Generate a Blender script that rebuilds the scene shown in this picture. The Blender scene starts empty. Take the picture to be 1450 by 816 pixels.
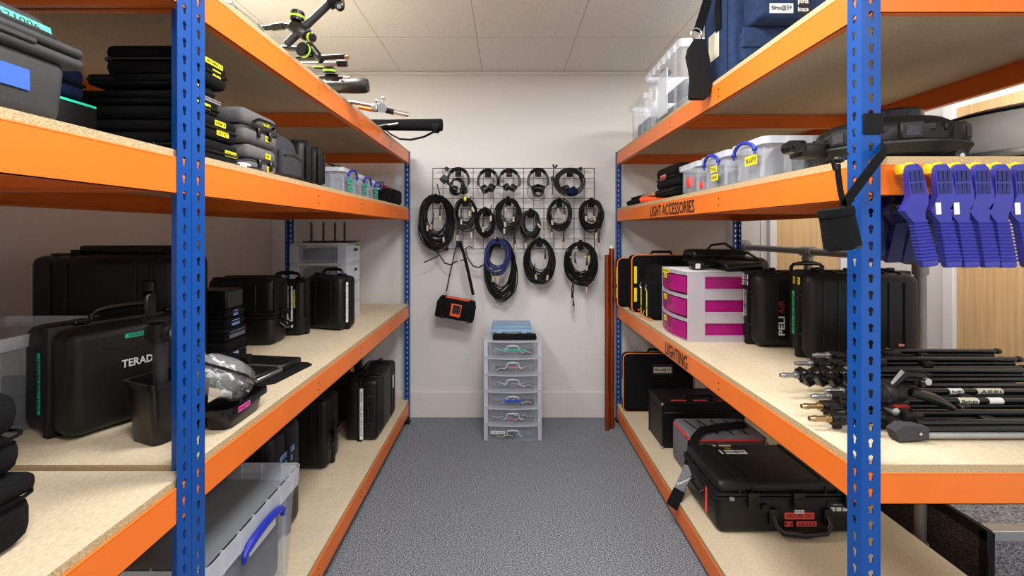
import bpy, bmesh, math, random
from mathutils import Vector, Matrix, Euler
random.seed(7)
R = math.radians
PI = math.pi
scene = bpy.context.scene
COL = scene.collection
CH = 1.405            # camera height
VX, VY, F = 718.0, 328.0, 640.0   # vanishing point of the aisle, focal length (px of the 1450 wide frame)

def at(px, py, Y):
    """point at depth Y (metres in front of the camera) seen at a given position"""
    return Vector(((px - VX) * Y / F, Y, CH - (py - VY) * Y / F))

# ------------------------------------------------------------------ materials
def lin(c):
    out = []
    for v in c:
        v = v / 255.0
        out.append(v / 12.92 if v <= 0.04045 else ((v + 0.055) / 1.055) ** 2.4)
    return (*out, 1.0)

MATS = {}
def new_mat(name):
    m = bpy.data.materials.new(name); m.use_nodes = True
    nt = m.node_tree
    for n in list(nt.nodes): nt.nodes.remove(n)
    out = nt.nodes.new('ShaderNodeOutputMaterial')
    MATS[name] = m
    return m, nt, out

def solid(name, rgb, rough=0.5, metal=0.0, spec=0.5, var=0.0, vscale=20, bump=0.0, bscale=200, coat=0.0):
    m, nt, out = new_mat(name)
    b = nt.nodes.new('ShaderNodeBsdfPrincipled')
    c = lin(rgb)
    b.inputs['Base Color'].default_value = c
    b.inputs['Roughness'].default_value = rough
    b.inputs['Metallic'].default_value = metal
    b.inputs['Specular IOR Level'].default_value = spec
    b.inputs['Coat Weight'].default_value = coat
    tc = nt.nodes.new('ShaderNodeTexCoord')
    if var > 0:
        n = nt.nodes.new('ShaderNodeTexNoise'); n.inputs['Scale'].default_value = vscale; n.inputs['Detail'].default_value = 5
        nt.links.new(tc.outputs['Object'], n.inputs['Vector'])
        r = nt.nodes.new('ShaderNodeValToRGB')
        r.color_ramp.elements[0].position = 0.3; r.color_ramp.elements[1].position = 0.7
        r.color_ramp.elements[0].color = (*[v * (1 - var) for v in c[:3]], 1)
        r.color_ramp.elements[1].color = (*[min(1, v * (1 + var)) for v in c[:3]], 1)
        nt.links.new(n.outputs['Fac'], r.inputs['Fac']); nt.links.new(r.outputs['Color'], b.inputs['Base Color'])
    if bump > 0:
        n = nt.nodes.new('ShaderNodeTexNoise'); n.inputs['Scale'].default_value = bscale; n.inputs['Detail'].default_value = 3
        nt.links.new(tc.outputs['Object'], n.inputs['Vector'])
        bp = nt.nodes.new('ShaderNodeBump'); bp.inputs['Strength'].default_value = bump; bp.inputs['Distance'].default_value = 0.002
        nt.links.new(n.outputs['Fac'], bp.inputs['Height']); nt.links.new(bp.outputs['Normal'], b.inputs['Normal'])
    nt.links.new(b.outputs['BSDF'], out.inputs['Surface'])
    return m

def clear(name, rgb, fac, rough=0.15, tint=(255, 255, 255), spec=0.5):
    """thin see-through plastic sheet: some of the light passes, some scatters"""
    m, nt, out = new_mat(name)
    t = nt.nodes.new('ShaderNodeBsdfTransparent'); t.inputs['Color'].default_value = lin(tint)
    b = nt.nodes.new('ShaderNodeBsdfPrincipled'); b.inputs['Base Color'].default_value = lin(rgb)
    b.inputs['Roughness'].default_value = rough; b.inputs['Specular IOR Level'].default_value = spec
    mx = nt.nodes.new('ShaderNodeMixShader'); mx.inputs['Fac'].default_value = fac
    nt.links.new(t.outputs[0], mx.inputs[1]); nt.links.new(b.outputs[0], mx.inputs[2])
    nt.links.new(mx.outputs[0], out.inputs['Surface'])
    return m

solid('black_plastic', (15, 15, 16), 0.42, spec=0.36, bump=0.25, bscale=700, var=0.2, vscale=6)
solid('black_gloss', (12, 12, 13), 0.26, spec=0.45)
solid('black_matte', (16, 16, 17), 0.75, spec=0.2, bump=0.3, bscale=500)
solid('black_fabric', (17, 17, 19), 0.92, spec=0.15, bump=0.6, bscale=900, var=0.25, vscale=80)
solid('black_leather', (20, 19, 20), 0.38, spec=0.5, bump=0.5, bscale=120)
solid('charcoal_fabric', (62, 62, 66), 0.9, spec=0.15, bump=0.6, bscale=700, var=0.25, vscale=200)
solid('grey_fabric', (112, 112, 118), 0.9, spec=0.15, bump=0.5, bscale=700, var=0.25, vscale=250)
solid('grey_hard', (52, 53, 54), 0.55, spec=0.35, bump=0.5, bscale=900, var=0.12, vscale=60)
solid('eva_grey', (100, 98, 100), 0.7, spec=0.3, bump=0.5, bscale=900, var=0.15, vscale=150)
solid('navy_fabric', (38, 54, 86), 0.9, spec=0.15, bump=0.6, bscale=800, var=0.18, vscale=40)
solid('navy_dark', (14, 26, 56), 0.9, spec=0.15, bump=0.6, bscale=800)
solid('blue_steel', (0, 68, 146), 0.36, spec=0.5, var=0.06, vscale=8)
solid('orange_steel', (226, 112, 32), 0.33, spec=0.5, var=0.05, vscale=5)
solid('steel_tube', (150, 150, 148), 0.42, metal=0.4, var=0.08, vscale=15)
solid('chrome', (210, 210, 212), 0.18, metal=1.0)
solid('dull_chrome', (170, 170, 172), 0.35, metal=0.9)
solid('nickel', (205, 188, 168), 0.4, metal=0.5)
solid('brass', (178, 150, 108), 0.32, metal=0.95)
solid('aluminium', (200, 202, 204), 0.35, metal=0.7, bump=0.2, bscale=400)
solid('blue_plastic', (26, 44, 160), 0.35, spec=0.5)
solid('clamp_blue', (44, 47, 140), 0.38, spec=0.5, var=0.06, vscale=30)
solid('clamp_blue_shaded', (24, 26, 90), 0.5)  # same blue plastic as the front arms, shade put into the colour
solid('clamp_yellow', (246, 200, 20), 0.45)
solid('yellow_tape', (246, 230, 30), 0.5)
solid('teal_tape', (40, 200, 165), 0.5)
solid('green_tape', (60, 175, 110), 0.5)
solid('vivid_green', (40, 200, 70), 0.5)
solid('lime_ring', (170, 230, 40), 0.5)
solid('blue_tape', (44, 92, 205), 0.55)
solid('pale_blue_tape', (130, 165, 235), 0.55)
solid('pink_tape', (225, 80, 170), 0.55)
solid('red_tape', (225, 75, 65), 0.55)
solid('salmon_tape', (235, 130, 125), 0.55)
solid('white_label', (228, 228, 228), 0.55)
solid('cream_label', (205, 200, 180), 0.55)
solid('ink', (22, 24, 28), 0.6)
solid('ink_white', (225, 225, 228), 0.6)
solid('ink_red', (150, 40, 40), 0.6)
solid('red_trim', (215, 50, 45), 0.6)
solid('orange_piping', (235, 130, 45), 0.6)
solid('orange_cloth', (235, 85, 35), 0.7)
solid('silver_slab', (150, 148, 150), 0.4, metal=0.3)
solid('cable_black', (9, 9, 10), 0.4, spec=0.3)
solid('cable_dark_blue', (32, 42, 96), 0.4, spec=0.45)
solid('copper', (176, 84, 40), 0.22, metal=0.75, spec=0.6)
solid('copper_dark', (120, 48, 24), 0.22, metal=0.6, spec=0.6)
solid('white_paint', (226, 226, 228), 0.5)
solid('pale_blue_case', (150, 185, 215), 0.45)
solid('brown_paper', (170, 130, 95), 0.8, var=0.2, vscale=40)
solid('hole_dark', (30, 30, 34), 0.8)
solid('content_dark', (36, 38, 45), 0.7, var=0.4, vscale=30)
solid('content_grey', (84, 90, 106), 0.6, var=0.4, vscale=25)
solid('reflector_grey', (120, 120, 124), 0.35, metal=0.5)
solid('dome_grey', (142, 141, 137), 0.5, metal=0.0)
solid('pink_solid', (112, 10, 76), 0.35, spec=0.5, var=0.1, vscale=20)
solid('grid_black', (24, 24, 28), 0.4, spec=0.5)
solid('carbon', (40, 40, 42), 0.35, spec=0.5, bump=0.5, bscale=600)
clear('clear_plastic', (205, 212, 224), 0.17, 0.15)
clear('clear_lid', (200, 208, 218), 0.16, 0.15)
clear('clear_rim', (222, 227, 236), 0.46, 0.22)
clear('milky_plastic', (205, 199, 208), 0.58, 0.35)
clear('pink_clear', (196, 30, 145), 0.52, 0.25, tint=(245, 120, 200))
clear('vinyl', (205, 208, 212), 0.24, 0.06, spec=0.9)
clear('gel_orange', (220, 90, 30), 0.75, 0.2, tint=(255, 140, 60))
clear('blue_clear', (165, 195, 222), 0.5, 0.2, tint=(215, 230, 245))

# chipboard: top and edge
def chip(name, a, b_, scale, mixf):
    m, nt, out = new_mat(name)
    b = nt.nodes.new('ShaderNodeBsdfPrincipled'); b.inputs['Roughness'].default_value = 0.75; b.inputs['Specular IOR Level'].default_value = 0.25
    tc = nt.nodes.new('ShaderNodeTexCoord')
    mp = nt.nodes.new('ShaderNodeMapping'); mp.inputs['Scale'].default_value = (1, 0.55, 1)
    nt.links.new(tc.outputs['Object'], mp.inputs['Vector'])
    n = nt.nodes.new('ShaderNodeTexNoise'); n.inputs['Scale'].default_value = scale; n.inputs['Detail'].default_value = 4; n.inputs['Roughness'].default_value = 0.7
    n2 = nt.nodes.new('ShaderNodeTexNoise'); n2.inputs['Scale'].default_value = 7; n2.inputs['Detail'].default_value = 3
    nt.links.new(mp.outputs['Vector'], n.inputs['Vector']); nt.links.new(mp.outputs['Vector'], n2.inputs['Vector'])
    r = nt.nodes.new('ShaderNodeValToRGB'); r.color_ramp.elements[0].position = 0.5 - mixf; r.color_ramp.elements[1].position = 0.5 + mixf
    r.color_ramp.elements[0].color = lin(a); r.color_ramp.elements[1].color = lin(b_)
    nt.links.new(n.outputs['Fac'], r.inputs['Fac'])
    mx = nt.nodes.new('ShaderNodeMixRGB'); mx.blend_type = 'MULTIPLY'; mx.inputs['Fac'].default_value = 0.25
    nt.links.new(r.outputs['Color'], mx.inputs['Color1']); nt.links.new(n2.outputs['Fac'], mx.inputs['Color2'])
    nt.links.new(mx.outputs['Color'], b.inputs['Base Color'])
    bp = nt.nodes.new('ShaderNodeBump'); bp.inputs['Strength'].default_value = 0.3; bp.inputs['Distance'].default_value = 0.001
    nt.links.new(n.outputs['Fac'], bp.inputs['Height']); nt.links.new(bp.outputs['Normal'], b.inputs['Normal'])
    nt.links.new(b.outputs['BSDF'], out.inputs['Surface'])
    return m
chip('chip_top', (202, 184, 152), (230, 215, 188), 170, 0.22)
chip('chip_edge', (140, 110, 70), (226, 204, 162), 420, 0.2)

# carpet
def carpet(name, a, mid, c, scale):
    m, nt, out = new_mat(name)
    b = nt.nodes.new('ShaderNodeBsdfPrincipled'); b.inputs['Roughness'].default_value = 0.95; b.inputs['Specular IOR Level'].default_value = 0.1
    tc = nt.nodes.new('ShaderNodeTexCoord')
    n = nt.nodes.new('ShaderNodeTexNoise'); n.inputs['Scale'].default_value = scale; n.inputs['Detail'].default_value = 3; n.inputs['Roughness'].default_value = 0.75
    mp = nt.nodes.new('ShaderNodeMapping'); mp.inputs['Scale'].default_value = (0.7, 1.3, 1)
    nt.links.new(tc.outputs['Object'], mp.inputs['Vector']); nt.links.new(mp.outputs['Vector'], n.inputs['Vector'])
    r = nt.nodes.new('ShaderNodeValToRGB'); e = r.color_ramp.elements
    e[0].position = 0.40; e[1].position = 0.62; e[0].color = lin(a); e[1].color = lin(c)
    x = e.new(0.5); x.color = lin(mid)
    nt.links.new(n.outputs['Fac'], r.inputs['Fac']); nt.links.new(r.outputs['Color'], b.inputs['Base Color'])
    bp = nt.nodes.new('ShaderNodeBump'); bp.inputs['Strength'].default_value = 0.35; bp.inputs['Distance'].default_value = 0.002
    nt.links.new(n.outputs['Fac'], bp.inputs['Height']); nt.links.new(bp.outputs['Normal'], b.inputs['Normal'])
    nt.links.new(b.outputs['BSDF'], out.inputs['Surface'])
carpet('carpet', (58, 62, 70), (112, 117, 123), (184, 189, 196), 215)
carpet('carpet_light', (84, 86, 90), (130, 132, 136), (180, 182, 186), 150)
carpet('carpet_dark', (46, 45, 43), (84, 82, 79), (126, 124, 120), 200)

# walls
solid('wall_paint', (216, 214, 212), 0.85, spec=0.2, bump=0.08, bscale=120)
solid('wall_paint_right', (220, 220, 221), 0.85, spec=0.2)
solid('skirting', (216, 213, 210), 0.6)

# oak door: vertical grain
m, nt, out = new_mat('oak')
b = nt.nodes.new('ShaderNodeBsdfPrincipled'); b.inputs['Roughness'].default_value = 0.5
tc = nt.nodes.new('ShaderNodeTexCoord'); mp = nt.nodes.new('ShaderNodeMapping'); mp.inputs['Scale'].default_value = (26, 26, 1.2)
n = nt.nodes.new('ShaderNodeTexNoise'); n.inputs['Scale'].default_value = 2.2; n.inputs['Detail'].default_value = 6
nt.links.new(tc.outputs['Object'], mp.inputs['Vector']); nt.links.new(mp.outputs['Vector'], n.inputs['Vector'])
r = nt.nodes.new('ShaderNodeValToRGB'); r.color_ramp.elements[0].position = 0.35; r.color_ramp.elements[1].position = 0.65
r.color_ramp.elements[0].color = lin((200, 164, 116)); r.color_ramp.elements[1].color = lin((216, 182, 134))
nt.links.new(n.outputs['Fac'], r.inputs['Fac']); nt.links.new(r.outputs['Color'], b.inputs['Base Color']); nt.links.new(b.outputs['BSDF'], out.inputs['Surface'])

# ceiling tiles (grid lines are the joints between the lay-in tiles)
TILE = 0.6125; TX0 = -0.187; TY0 = 2.805
m, nt, out = new_mat('ceiling_tiles')
b = nt.nodes.new('ShaderNodeBsdfPrincipled'); b.inputs['Roughness'].default_value = 0.9; b.inputs['Specular IOR Level'].default_value = 0.1
g = nt.nodes.new('ShaderNodeNewGeometry'); sp = nt.nodes.new('ShaderNodeSeparateXYZ'); nt.links.new(g.outputs['Position'], sp.inputs[0])
def joint(sock, off):
    a = nt.nodes.new('ShaderNodeMath'); a.operation = 'SUBTRACT'; nt.links.new(sock, a.inputs[0]); a.inputs[1].default_value = off
    w = nt.nodes.new('ShaderNodeMath'); w.operation = 'PINGPONG'; nt.links.new(a.outputs[0], w.inputs[0]); w.inputs[1].default_value = TILE / 2
    l = nt.nodes.new('ShaderNodeMath'); l.operation = 'LESS_THAN'; nt.links.new(w.outputs[0], l.inputs[0]); l.inputs[1].default_value = 0.0028
    return l.outputs[0]
mxm = nt.nodes.new('ShaderNodeMath'); mxm.operation = 'MAXIMUM'
nt.links.new(joint(sp.outputs['X'], TX0), mxm.inputs[0]); nt.links.new(joint(sp.outputs['Y'], TY0), mxm.inputs[1])
n = nt.nodes.new('ShaderNodeTexNoise'); n.inputs['Scale'].default_value = 90; n.inputs['Detail'].default_value = 6
nt.links.new(g.outputs['Position'], n.inputs['Vector'])
r = nt.nodes.new('ShaderNodeValToRGB'); r.color_ramp.elements[0].position = 0.3; r.color_ramp.elements[1].position = 0.65
r.color_ramp.elements[0].color = lin((206, 206, 205)); r.color_ramp.elements[1].color = lin((218, 218, 217))
nt.links.new(n.outputs['Fac'], r.inputs['Fac'])
mx = nt.nodes.new('ShaderNodeMixRGB'); nt.links.new(mxm.outputs[0], mx.inputs['Fac']); nt.links.new(r.outputs['Color'], mx.inputs['Color1']); mx.inputs['Color2'].default_value = lin((172, 169, 164))
nt.links.new(mx.outputs['Color'], b.inputs['Base Color']); nt.links.new(b.outputs['BSDF'], out.inputs['Surface'])

m, nt, out = new_mat('lamp_glow')
e = nt.nodes.new('ShaderNodeEmission'); e.inputs['Strength'].default_value = 6.0; e.inputs['Color'].default_value = (1, 0.97, 0.93, 1)
nt.links.new(e.outputs[0], out.inputs['Surface'])

# ------------------------------------------------------------------ mesh builder
class MB:
    def __init__(s): s.bm = bmesh.new()
    def _xf(s, verts, M):
        if M is not None: bmesh.ops.transform(s.bm, matrix=M, verts=verts)
    def box(s, c, size, bev=0.0, seg=2, M=None, taper=None):
        """taper=(tx,ty): scale of the bottom relative to the top"""
        r = bmesh.ops.create_cube(s.bm, size=1.0); vs = r['verts']
        for v in vs:
            k = (1, 1)
            if taper and v.co.z < 0: k = taper
            v.co = Vector((v.co.x * size[0] * k[0], v.co.y * size[1] * k[1], v.co.z * size[2]))
        if bev > 0:
            es = list({e for v in vs for e in v.link_edges})
            rr = bmesh.ops.bevel(s.bm, geom=es, offset=min(bev, min(size) * 0.49), segments=seg, profile=0.5, affect='EDGES')
            vs = list({v for f in rr['faces'] for v in f.verts} | {v for v in vs if v.is_valid})
        T = Matrix.Translation(Vector(c))
        bmesh.ops.transform(s.bm, matrix=(M @ T if M is not None else T), verts=vs)
        return s
    def ext(s, x0, x1, y0, y1, z0, z1, bev=0.0, seg=2, **k):
        return s.box(((x0 + x1) / 2, (y0 + y1) / 2, (z0 + z1) / 2), (abs(x1 - x0), abs(y1 - y0), abs(z1 - z0)), bev, seg, **k)
    def cyl(s, p0, p1, r0, r1=None, seg=16, caps=True):
        p0 = Vector(p0); p1 = Vector(p1); r1 = r0 if r1 is None else r1
        d = p1 - p0; L = d.length
        if L < 1e-9: return s
        q = Vector((0, 0, 1)).rotation_difference(d / L).to_matrix().to_4x4()
        r = bmesh.ops.create_cone(s.bm, cap_ends=caps, cap_tris=False, segments=seg, radius1=r0, radius2=max(r1, 1e-5), depth=L)
        bmesh.ops.transform(s.bm, matrix=Matrix.Translation((p0 + p1) / 2) @ q, verts=r['verts'])
        return s
    def sphere(s, c, r, seg=12, sc=(1, 1, 1)):
        q = bmesh.ops.create_uvsphere(s.bm, u_segments=seg, v_segments=max(6, seg // 2), radius=r)
        bmesh.ops.transform(s.bm, matrix=Matrix.Translation(Vector(c)) @ Matrix.Diagonal((*sc, 1)), verts=q['verts'])
        return s
    def tube(s, pts, r, seg=6, closed=False, flat=None, up=None):
        """round tube along points; flat=(a,b) makes a strap of half sizes a,b (a along the side, b along 'up')"""
        pts = [Vector(p) for p in pts]; n = len(pts)
        rings = []; nrm = None
        for i, p in enumerate(pts):
            if closed: t = pts[(i + 1) % n] - pts[i - 1]
            else: t = pts[min(i + 1, n - 1)] - pts[max(i - 1, 0)]
            t.normalize()
            if up is not None:
                u = Vector(up); sd = t.cross(u)
                if sd.length < 1e-4: sd = t.orthogonal()
                sd.normalize(); nrm = sd.cross(t).normalized()
            elif nrm is None: nrm = t.orthogonal().normalized(); sd = t.cross(nrm)
            else:
                nrm = (nrm - t * nrm.dot(t))
                nrm = nrm.normalized() if nrm.length > 1e-6 else t.orthogonal().normalized()
                sd = t.cross(nrm)
            rr = r[i] if isinstance(r, (list, tuple)) else r
            ring = []
            if flat:
                for a, b_ in ((-1, -1), (1, -1), (1, 1), (-1, 1)):
                    ring.append(s.bm.verts.new(p + sd * a * flat[0] + nrm * b_ * flat[1]))
            else:
                for k in range(seg):
                    an = 2 * PI * k / seg
                    ring.append(s.bm.verts.new(p + (nrm * math.cos(an) + sd * math.sin(an)) * rr))
            rings.append(ring)
        m_ = len(rings[0])
        for i in range(n if closed else n - 1):
            a = rings[i]; c = rings[(i + 1) % n]
            sh = 0
            if closed and i == n - 1 and not flat:
                sh = min(range(m_), key=lambda q: sum((a[k].co - c[(k + q) % m_].co).length for k in range(m_)))
            for k in range(m_):
                try: s.bm.faces.new((a[k], a[(k + 1) % m_], c[(k + 1 + sh) % m_], c[(k + sh) % m_]))
                except ValueError: pass
        if not closed:
            s.bm.faces.new(list(reversed(rings[0]))); s.bm.faces.new(rings[-1])
        return s
    def lathe(s, prof, c=(0, 0, 0), axis='z', seg=32, closed=False):
        rings = []
        for (r, h) in prof:
            ring = []
            for k in range(seg):
                a = 2 * PI * k / seg; x = r * math.cos(a); y = r * math.sin(a)
                v = {'z': (x, y, h), 'y': (x, h, y), 'x': (h, x, y)}[axis]
                ring.append(s.bm.verts.new(Vector(v) + Vector(c)))
            rings.append(ring)
        for i in range(len(rings) - 1 + (1 if closed else 0)):
            a, b_ = rings[i], rings[(i + 1) % len(rings)]
            for k in range(seg): s.bm.faces.new((a[k], a[(k + 1) % seg], b_[(k + 1) % seg], b_[k]))
        if not closed:
            if prof[0][0] > 1e-6: s.bm.faces.new(list(reversed(rings[0])))
            if prof[-1][0] > 1e-6: s.bm.faces.new(rings[-1])
        return s
    def prism(s, poly, h0, h1, plane='xz'):
        """extrude a polygon; plane 'xz': poly (x,z), extruded along y"""
        def P(a, b_, h): return {'xz': (a, h, b_), 'xy': (a, b_, h), 'yz': (h, a, b_)}[plane]
        A = [s.bm.verts.new(P(a, b_, h0)) for a, b_ in poly]; B = [s.bm.verts.new(P(a, b_, h1)) for a, b_ in poly]
        n = len(poly)
        s.bm.faces.new(A); s.bm.faces.new(list(reversed(B)))
        for i in range(n): s.bm.faces.new((A[i], B[i], B[(i + 1) % n], A[(i + 1) % n]))
        return s
    def loft(s, secs):
        """rectangular sections (cx,cy,cz,hx,hy) joined from first to last"""
        rings = []
        for (x, y, z, hx, hy) in secs:
            rings.append([s.bm.verts.new((x + a * hx, y + b_ * hy, z)) for a, b_ in ((-1, -1), (1, -1), (1, 1), (-1, 1))])
        for i in range(len(rings) - 1):
            a, c = rings[i], rings[i + 1]
            for k in range(4): s.bm.faces.new((a[k], a[(k + 1) % 4], c[(k + 1) % 4], c[k]))
        s.bm.faces.new(rings[0]); s.bm.faces.new(list(reversed(rings[-1])))
        return s
    def shell(s, x0, x1, y0, y1, z0, z1, t=0.003, r=0.02, taper=0.9, floor=True, top=False, seg=4):
        """thin walled open tub with rounded upright corners; taper = base/top"""
        cx, cy = (x0 + x1) / 2, (y0 + y1) / 2; hx, hy = (x1 - x0) / 2, (y1 - y0) / 2
        def ring(z, k, ins):
            out = []
            for (sx, sy, a0) in ((1, 1, 0), (-1, 1, 90), (-1, -1, 180), (1, -1, 270)):
                for j in range(seg + 1):
                    a = R(a0 + 90 * j / seg)
                    x = (hx * k - ins - r) * sx + (r) * math.cos(a); y = (hy * k - ins - r) * sy + (r) * math.sin(a)
                    out.append(s.bm.verts.new((cx + x, cy + y, z)))
            return out
        o0, o1 = ring(z0, taper, 0), ring(z1, 1, 0); i0, i1 = ring(z0 + t, taper, t), ring(z1, 1, t)
        n = len(o0)
        for k in range(n):
            l = (k + 1) % n
            s.bm.faces.new((o0[k], o0[l], o1[l], o1[k])); s.bm.faces.new((i0[l], i0[k], i1[k], i1[l])); s.bm.faces.new((o1[k], o1[l], i1[l], i1[k]))
            if not floor: s.bm.faces.new((o0[l], o0[k], i0[k], i0[l]))
        if floor: s.bm.faces.new(list(reversed(o0))); s.bm.faces.new(i0)
        return s
    def build(s, name, mat, parent=None, M=None, smooth=True, ang=38):
        if M is not None: bmesh.ops.transform(s.bm, matrix=M, verts=s.bm.verts)
        bmesh.ops.recalc_face_normals(s.bm, faces=s.bm.faces)
        me = bpy.data.meshes.new(name); s.bm.to_mesh(me); s.bm.free()
        if smooth:
            for p in me.polygons: p.use_smooth = True
            me.set_sharp_from_angle(angle=R(ang))
        me.materials.append(MATS[mat] if isinstance(mat, str) else mat)
        o = bpy.data.objects.new(name, me); COL.objects.link(o)
        if parent is not None: o.parent = parent
        return o

ROOTM = {}
def thing(name, label, cat, loc=(0, 0, 0), rot=(0, 0, 0), group=None):
    o = bpy.data.objects.new(name, None); COL.objects.link(o)
    o.empty_display_size = 0.05
    o.location = loc; o.rotation_euler = rot
    o['label'] = label; o['category'] = cat
    if group: o['group'] = group
    return o
def tag(o, label, cat, group=None):
    o['label'] = label; o['category'] = cat
    if group: o['group'] = group
    return o
def basis(o): return Matrix.Translation(o.location) @ o.rotation_euler.to_matrix().to_4x4()
def wpart(name, mb, mat, root, **k):
    """part given in world coordinates, stored relative to its thing"""
    return mb.build(name, mat, root, M=basis(root).inverted(), **k)
def plab(o, label): o['label'] = label; return o
def structure(o): o['kind'] = 'structure'; return o

TXT = {}
def text_mesh(body, w, h, bold=False, extr=0.0004):
    cu = bpy.data.curves.new('lettering', 'FONT'); cu.body = body; cu.align_x = 'CENTER'; cu.extrude = 0.02; cu.resolution_u = 2
    if bold: cu.offset = 0.018
    ob = bpy.data.objects.new('lettering_tmp', cu); COL.objects.link(ob)
    bpy.context.view_layer.update()
    dg = bpy.context.evaluated_depsgraph_get()
    me = bpy.data.meshes.new_from_object(ob.evaluated_get(dg))
    bpy.data.objects.remove(ob); bpy.data.curves.remove(cu)
    xs = [v.co.x for v in me.vertices]; ys = [v.co.y for v in me.vertices]
    if not xs: return me
    x0, x1, y0, y1 = min(xs), max(xs), min(ys), max(ys)
    for v in me.vertices:
        v.co = Vector(((v.co.x - (x0 + x1) / 2) / (x1 - x0) * w, -v.co.z / 0.02 * extr, (v.co.y - (y0 + y1) / 2) / (y1 - y0) * h))
    me.materials.clear()
    return me
def lettering(body, w, h, mat, parent, M=None, bold=False):
    me = text_mesh(body, w, h, bold)
    me.materials.append(MATS[mat])
    o = bpy.data.objects.new('lettering', me); COL.objects.link(o)
    o.parent = parent
    if M is not None: o.matrix_basis = M
    return o
def facing(loc, yaw=0, pitch=0, roll=0):
    """world matrix for a plate whose face looks along -Y before the yaw; roll turns it in its own plane"""
    return Matrix.Translation(Vector(loc)) @ Matrix.Rotation(R(yaw), 4, 'Z') @ Matrix.Rotation(R(pitch), 4, 'X') @ Matrix.Rotation(R(roll), 4, 'Y')
def tape(root, loc, w, h, mat, text=None, yaw=0, pitch=0, roll=0, ink='ink', label=None, name='tape_label', th=0.001, bold=False):
    M = basis(root).inverted() @ facing(loc, yaw, pitch, roll)
    o = MB().box((0, 0, 0), (w, th, h)).build(name, mat, root, smooth=False)
    o.matrix_basis = M
    if label: o['label'] = label
    if text: lettering(text, w * 0.86, h * 0.62, ink, o, Matrix.Translation((0, -th / 2 - 0.0003, 0)), bold)
    return o
def wtext(root, body, loc, w, h, mat, yaw=0, pitch=0, roll=0, bold=False, label=None):
    o = lettering(body, w, h, mat, root, basis(root).inverted() @ facing(loc, yaw, pitch, roll), bold)
    if label: o['label'] = label
    return o

# ------------------------------------------------------------------ reusable things
def hard_case(label, x0, x1, y0, y1, z0, z1, face='-y', yaw=0, mat='black_plastic', split=0.5, handle=True, latches=2, ribs=True, name='hard_case', group=None, rad=0.022, handle_mat='black_gloss', pivot=None, cat='case'):
    dx, dy, dz = x1 - x0, y1 - y0, z1 - z0
    cx, cy = (x0 + x1) / 2, (y0 + y1) / 2
    if face == '-y': W, T, H, rot, loc = dx, dy, dz, (0, 0, 0), (cx, cy, z0)
    elif face == '+x': W, T, H, rot, loc = dy, dx, dz, (0, 0, PI / 2), (cx, cy, z0)
    elif face == '-x': W, T, H, rot, loc = dy, dx, dz, (0, 0, -PI / 2), (cx, cy, z0)
    elif face == 'up-y': W, T, H, rot, loc = dx, dz, dy, (-PI / 2, 0, PI), (cx, y1, (z0 + z1) / 2)
    elif face == 'up+x': W, T, H, rot, loc = dy, dz, dx, (-PI / 2, 0, PI * 1.5), (x0, cy, (z0 + z1) / 2)
    if yaw:
        p = Vector(pivot) if pivot else Vector((cx, cy))
        d = Vector(loc[:2]) - p; d.rotate(Matrix.Rotation(R(yaw), 2)); loc = (p.x + d.x, p.y + d.y, loc[2]); rot = (rot[0], rot[1], rot[2] + R(yaw))
    t = thing(name, label, cat, loc, rot, group)
    ys = -T / 2 + T * split        # lid from -T/2 to ys
    e = 0.006
    b = MB().ext(-W / 2 + e, W / 2 - e, ys, T / 2, e, H - e, rad, 3)
    # feet / hinge blocks along the bottom edge and shallow ribs on the back
    for sx in (-1, 1):
        b.ext(sx * W * 0.32 - 0.02, sx * W * 0.32 + 0.02, ys, min(T / 2, ys + 0.03), 0, 0.012, 0.003)
    b.build('case_body', mat, t)
    l = MB().ext(-W / 2 + e, W / 2 - e, -T / 2, ys, e, H - e, rad, 3)
    if ribs:
        for sx in (-1, 1):
            for o_ in (0.0, 0.055):
                x = sx * (W * 0.34 - o_ * min(1, W / 0.4))
                l.ext(x - 0.006, x + 0.006, -T / 2 - 0.0045, -T / 2 + 0.01, rad * .9, H - rad * .9, 0.003, 2)
                l.ext(x - 0.006, x + 0.006, -T / 2 + rad * .6, ys, H - e - 0.004, H - e + 0.0045, 0.002, 1)
            for zz in (0.28, 0.72):
                l.ext(sx * (W / 2 - e) - 0.004, sx * (W / 2 - e) + 0.004, -T / 2 + rad, ys, H * zz - 0.006, H * zz + 0.006, 0.002, 1)
    l.build('case_lid', mat, t)
    rm = MB()
    for yy in (ys - 0.0075, ys + 0.0075):
        rm.ext(-W / 2, W / 2, yy - 0.006, yy + 0.006, 0.0, H, 0.005, 2)
    rm.build('rim', mat, t)
    nl = latches
    if nl:
        for i in range(nl):
            x = (-0.5 + i / (nl - 1)) * W * 0.62 if nl > 1 else 0
            m_ = MB().ext(x - 0.017, x + 0.017, ys - 0.022, ys + 0.02, H - 0.004, H + 0.009, 0.004, 2)
            m_.ext(x - 0.013, x + 0.013, ys - 0.026, ys - 0.016, H + 0.004, H + 0.013, 0.002, 1)
            m_.build('latch', 'black_gloss', t)
    if handle:
        hw = min(0.075, W * 0.26); yb = ys + 0.018
        pts = [(-hw, yb, H - 0.006), (-hw, yb, H + 0.014), (-hw * 0.84, yb, H + 0.026), (-hw * 0.5, yb, H + 0.030), (0, yb, H + 0.031), (hw * 0.5, yb, H + 0.030), (hw * 0.84, yb, H + 0.026), (hw, yb, H + 0.014), (hw, yb, H - 0.006)]
        MB().tube(pts, [0.008, 0.008, 0.008, 0.010, 0.0105, 0.010, 0.008, 0.008, 0.008], 8).build('handle', handle_mat, t)
    return t

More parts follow.
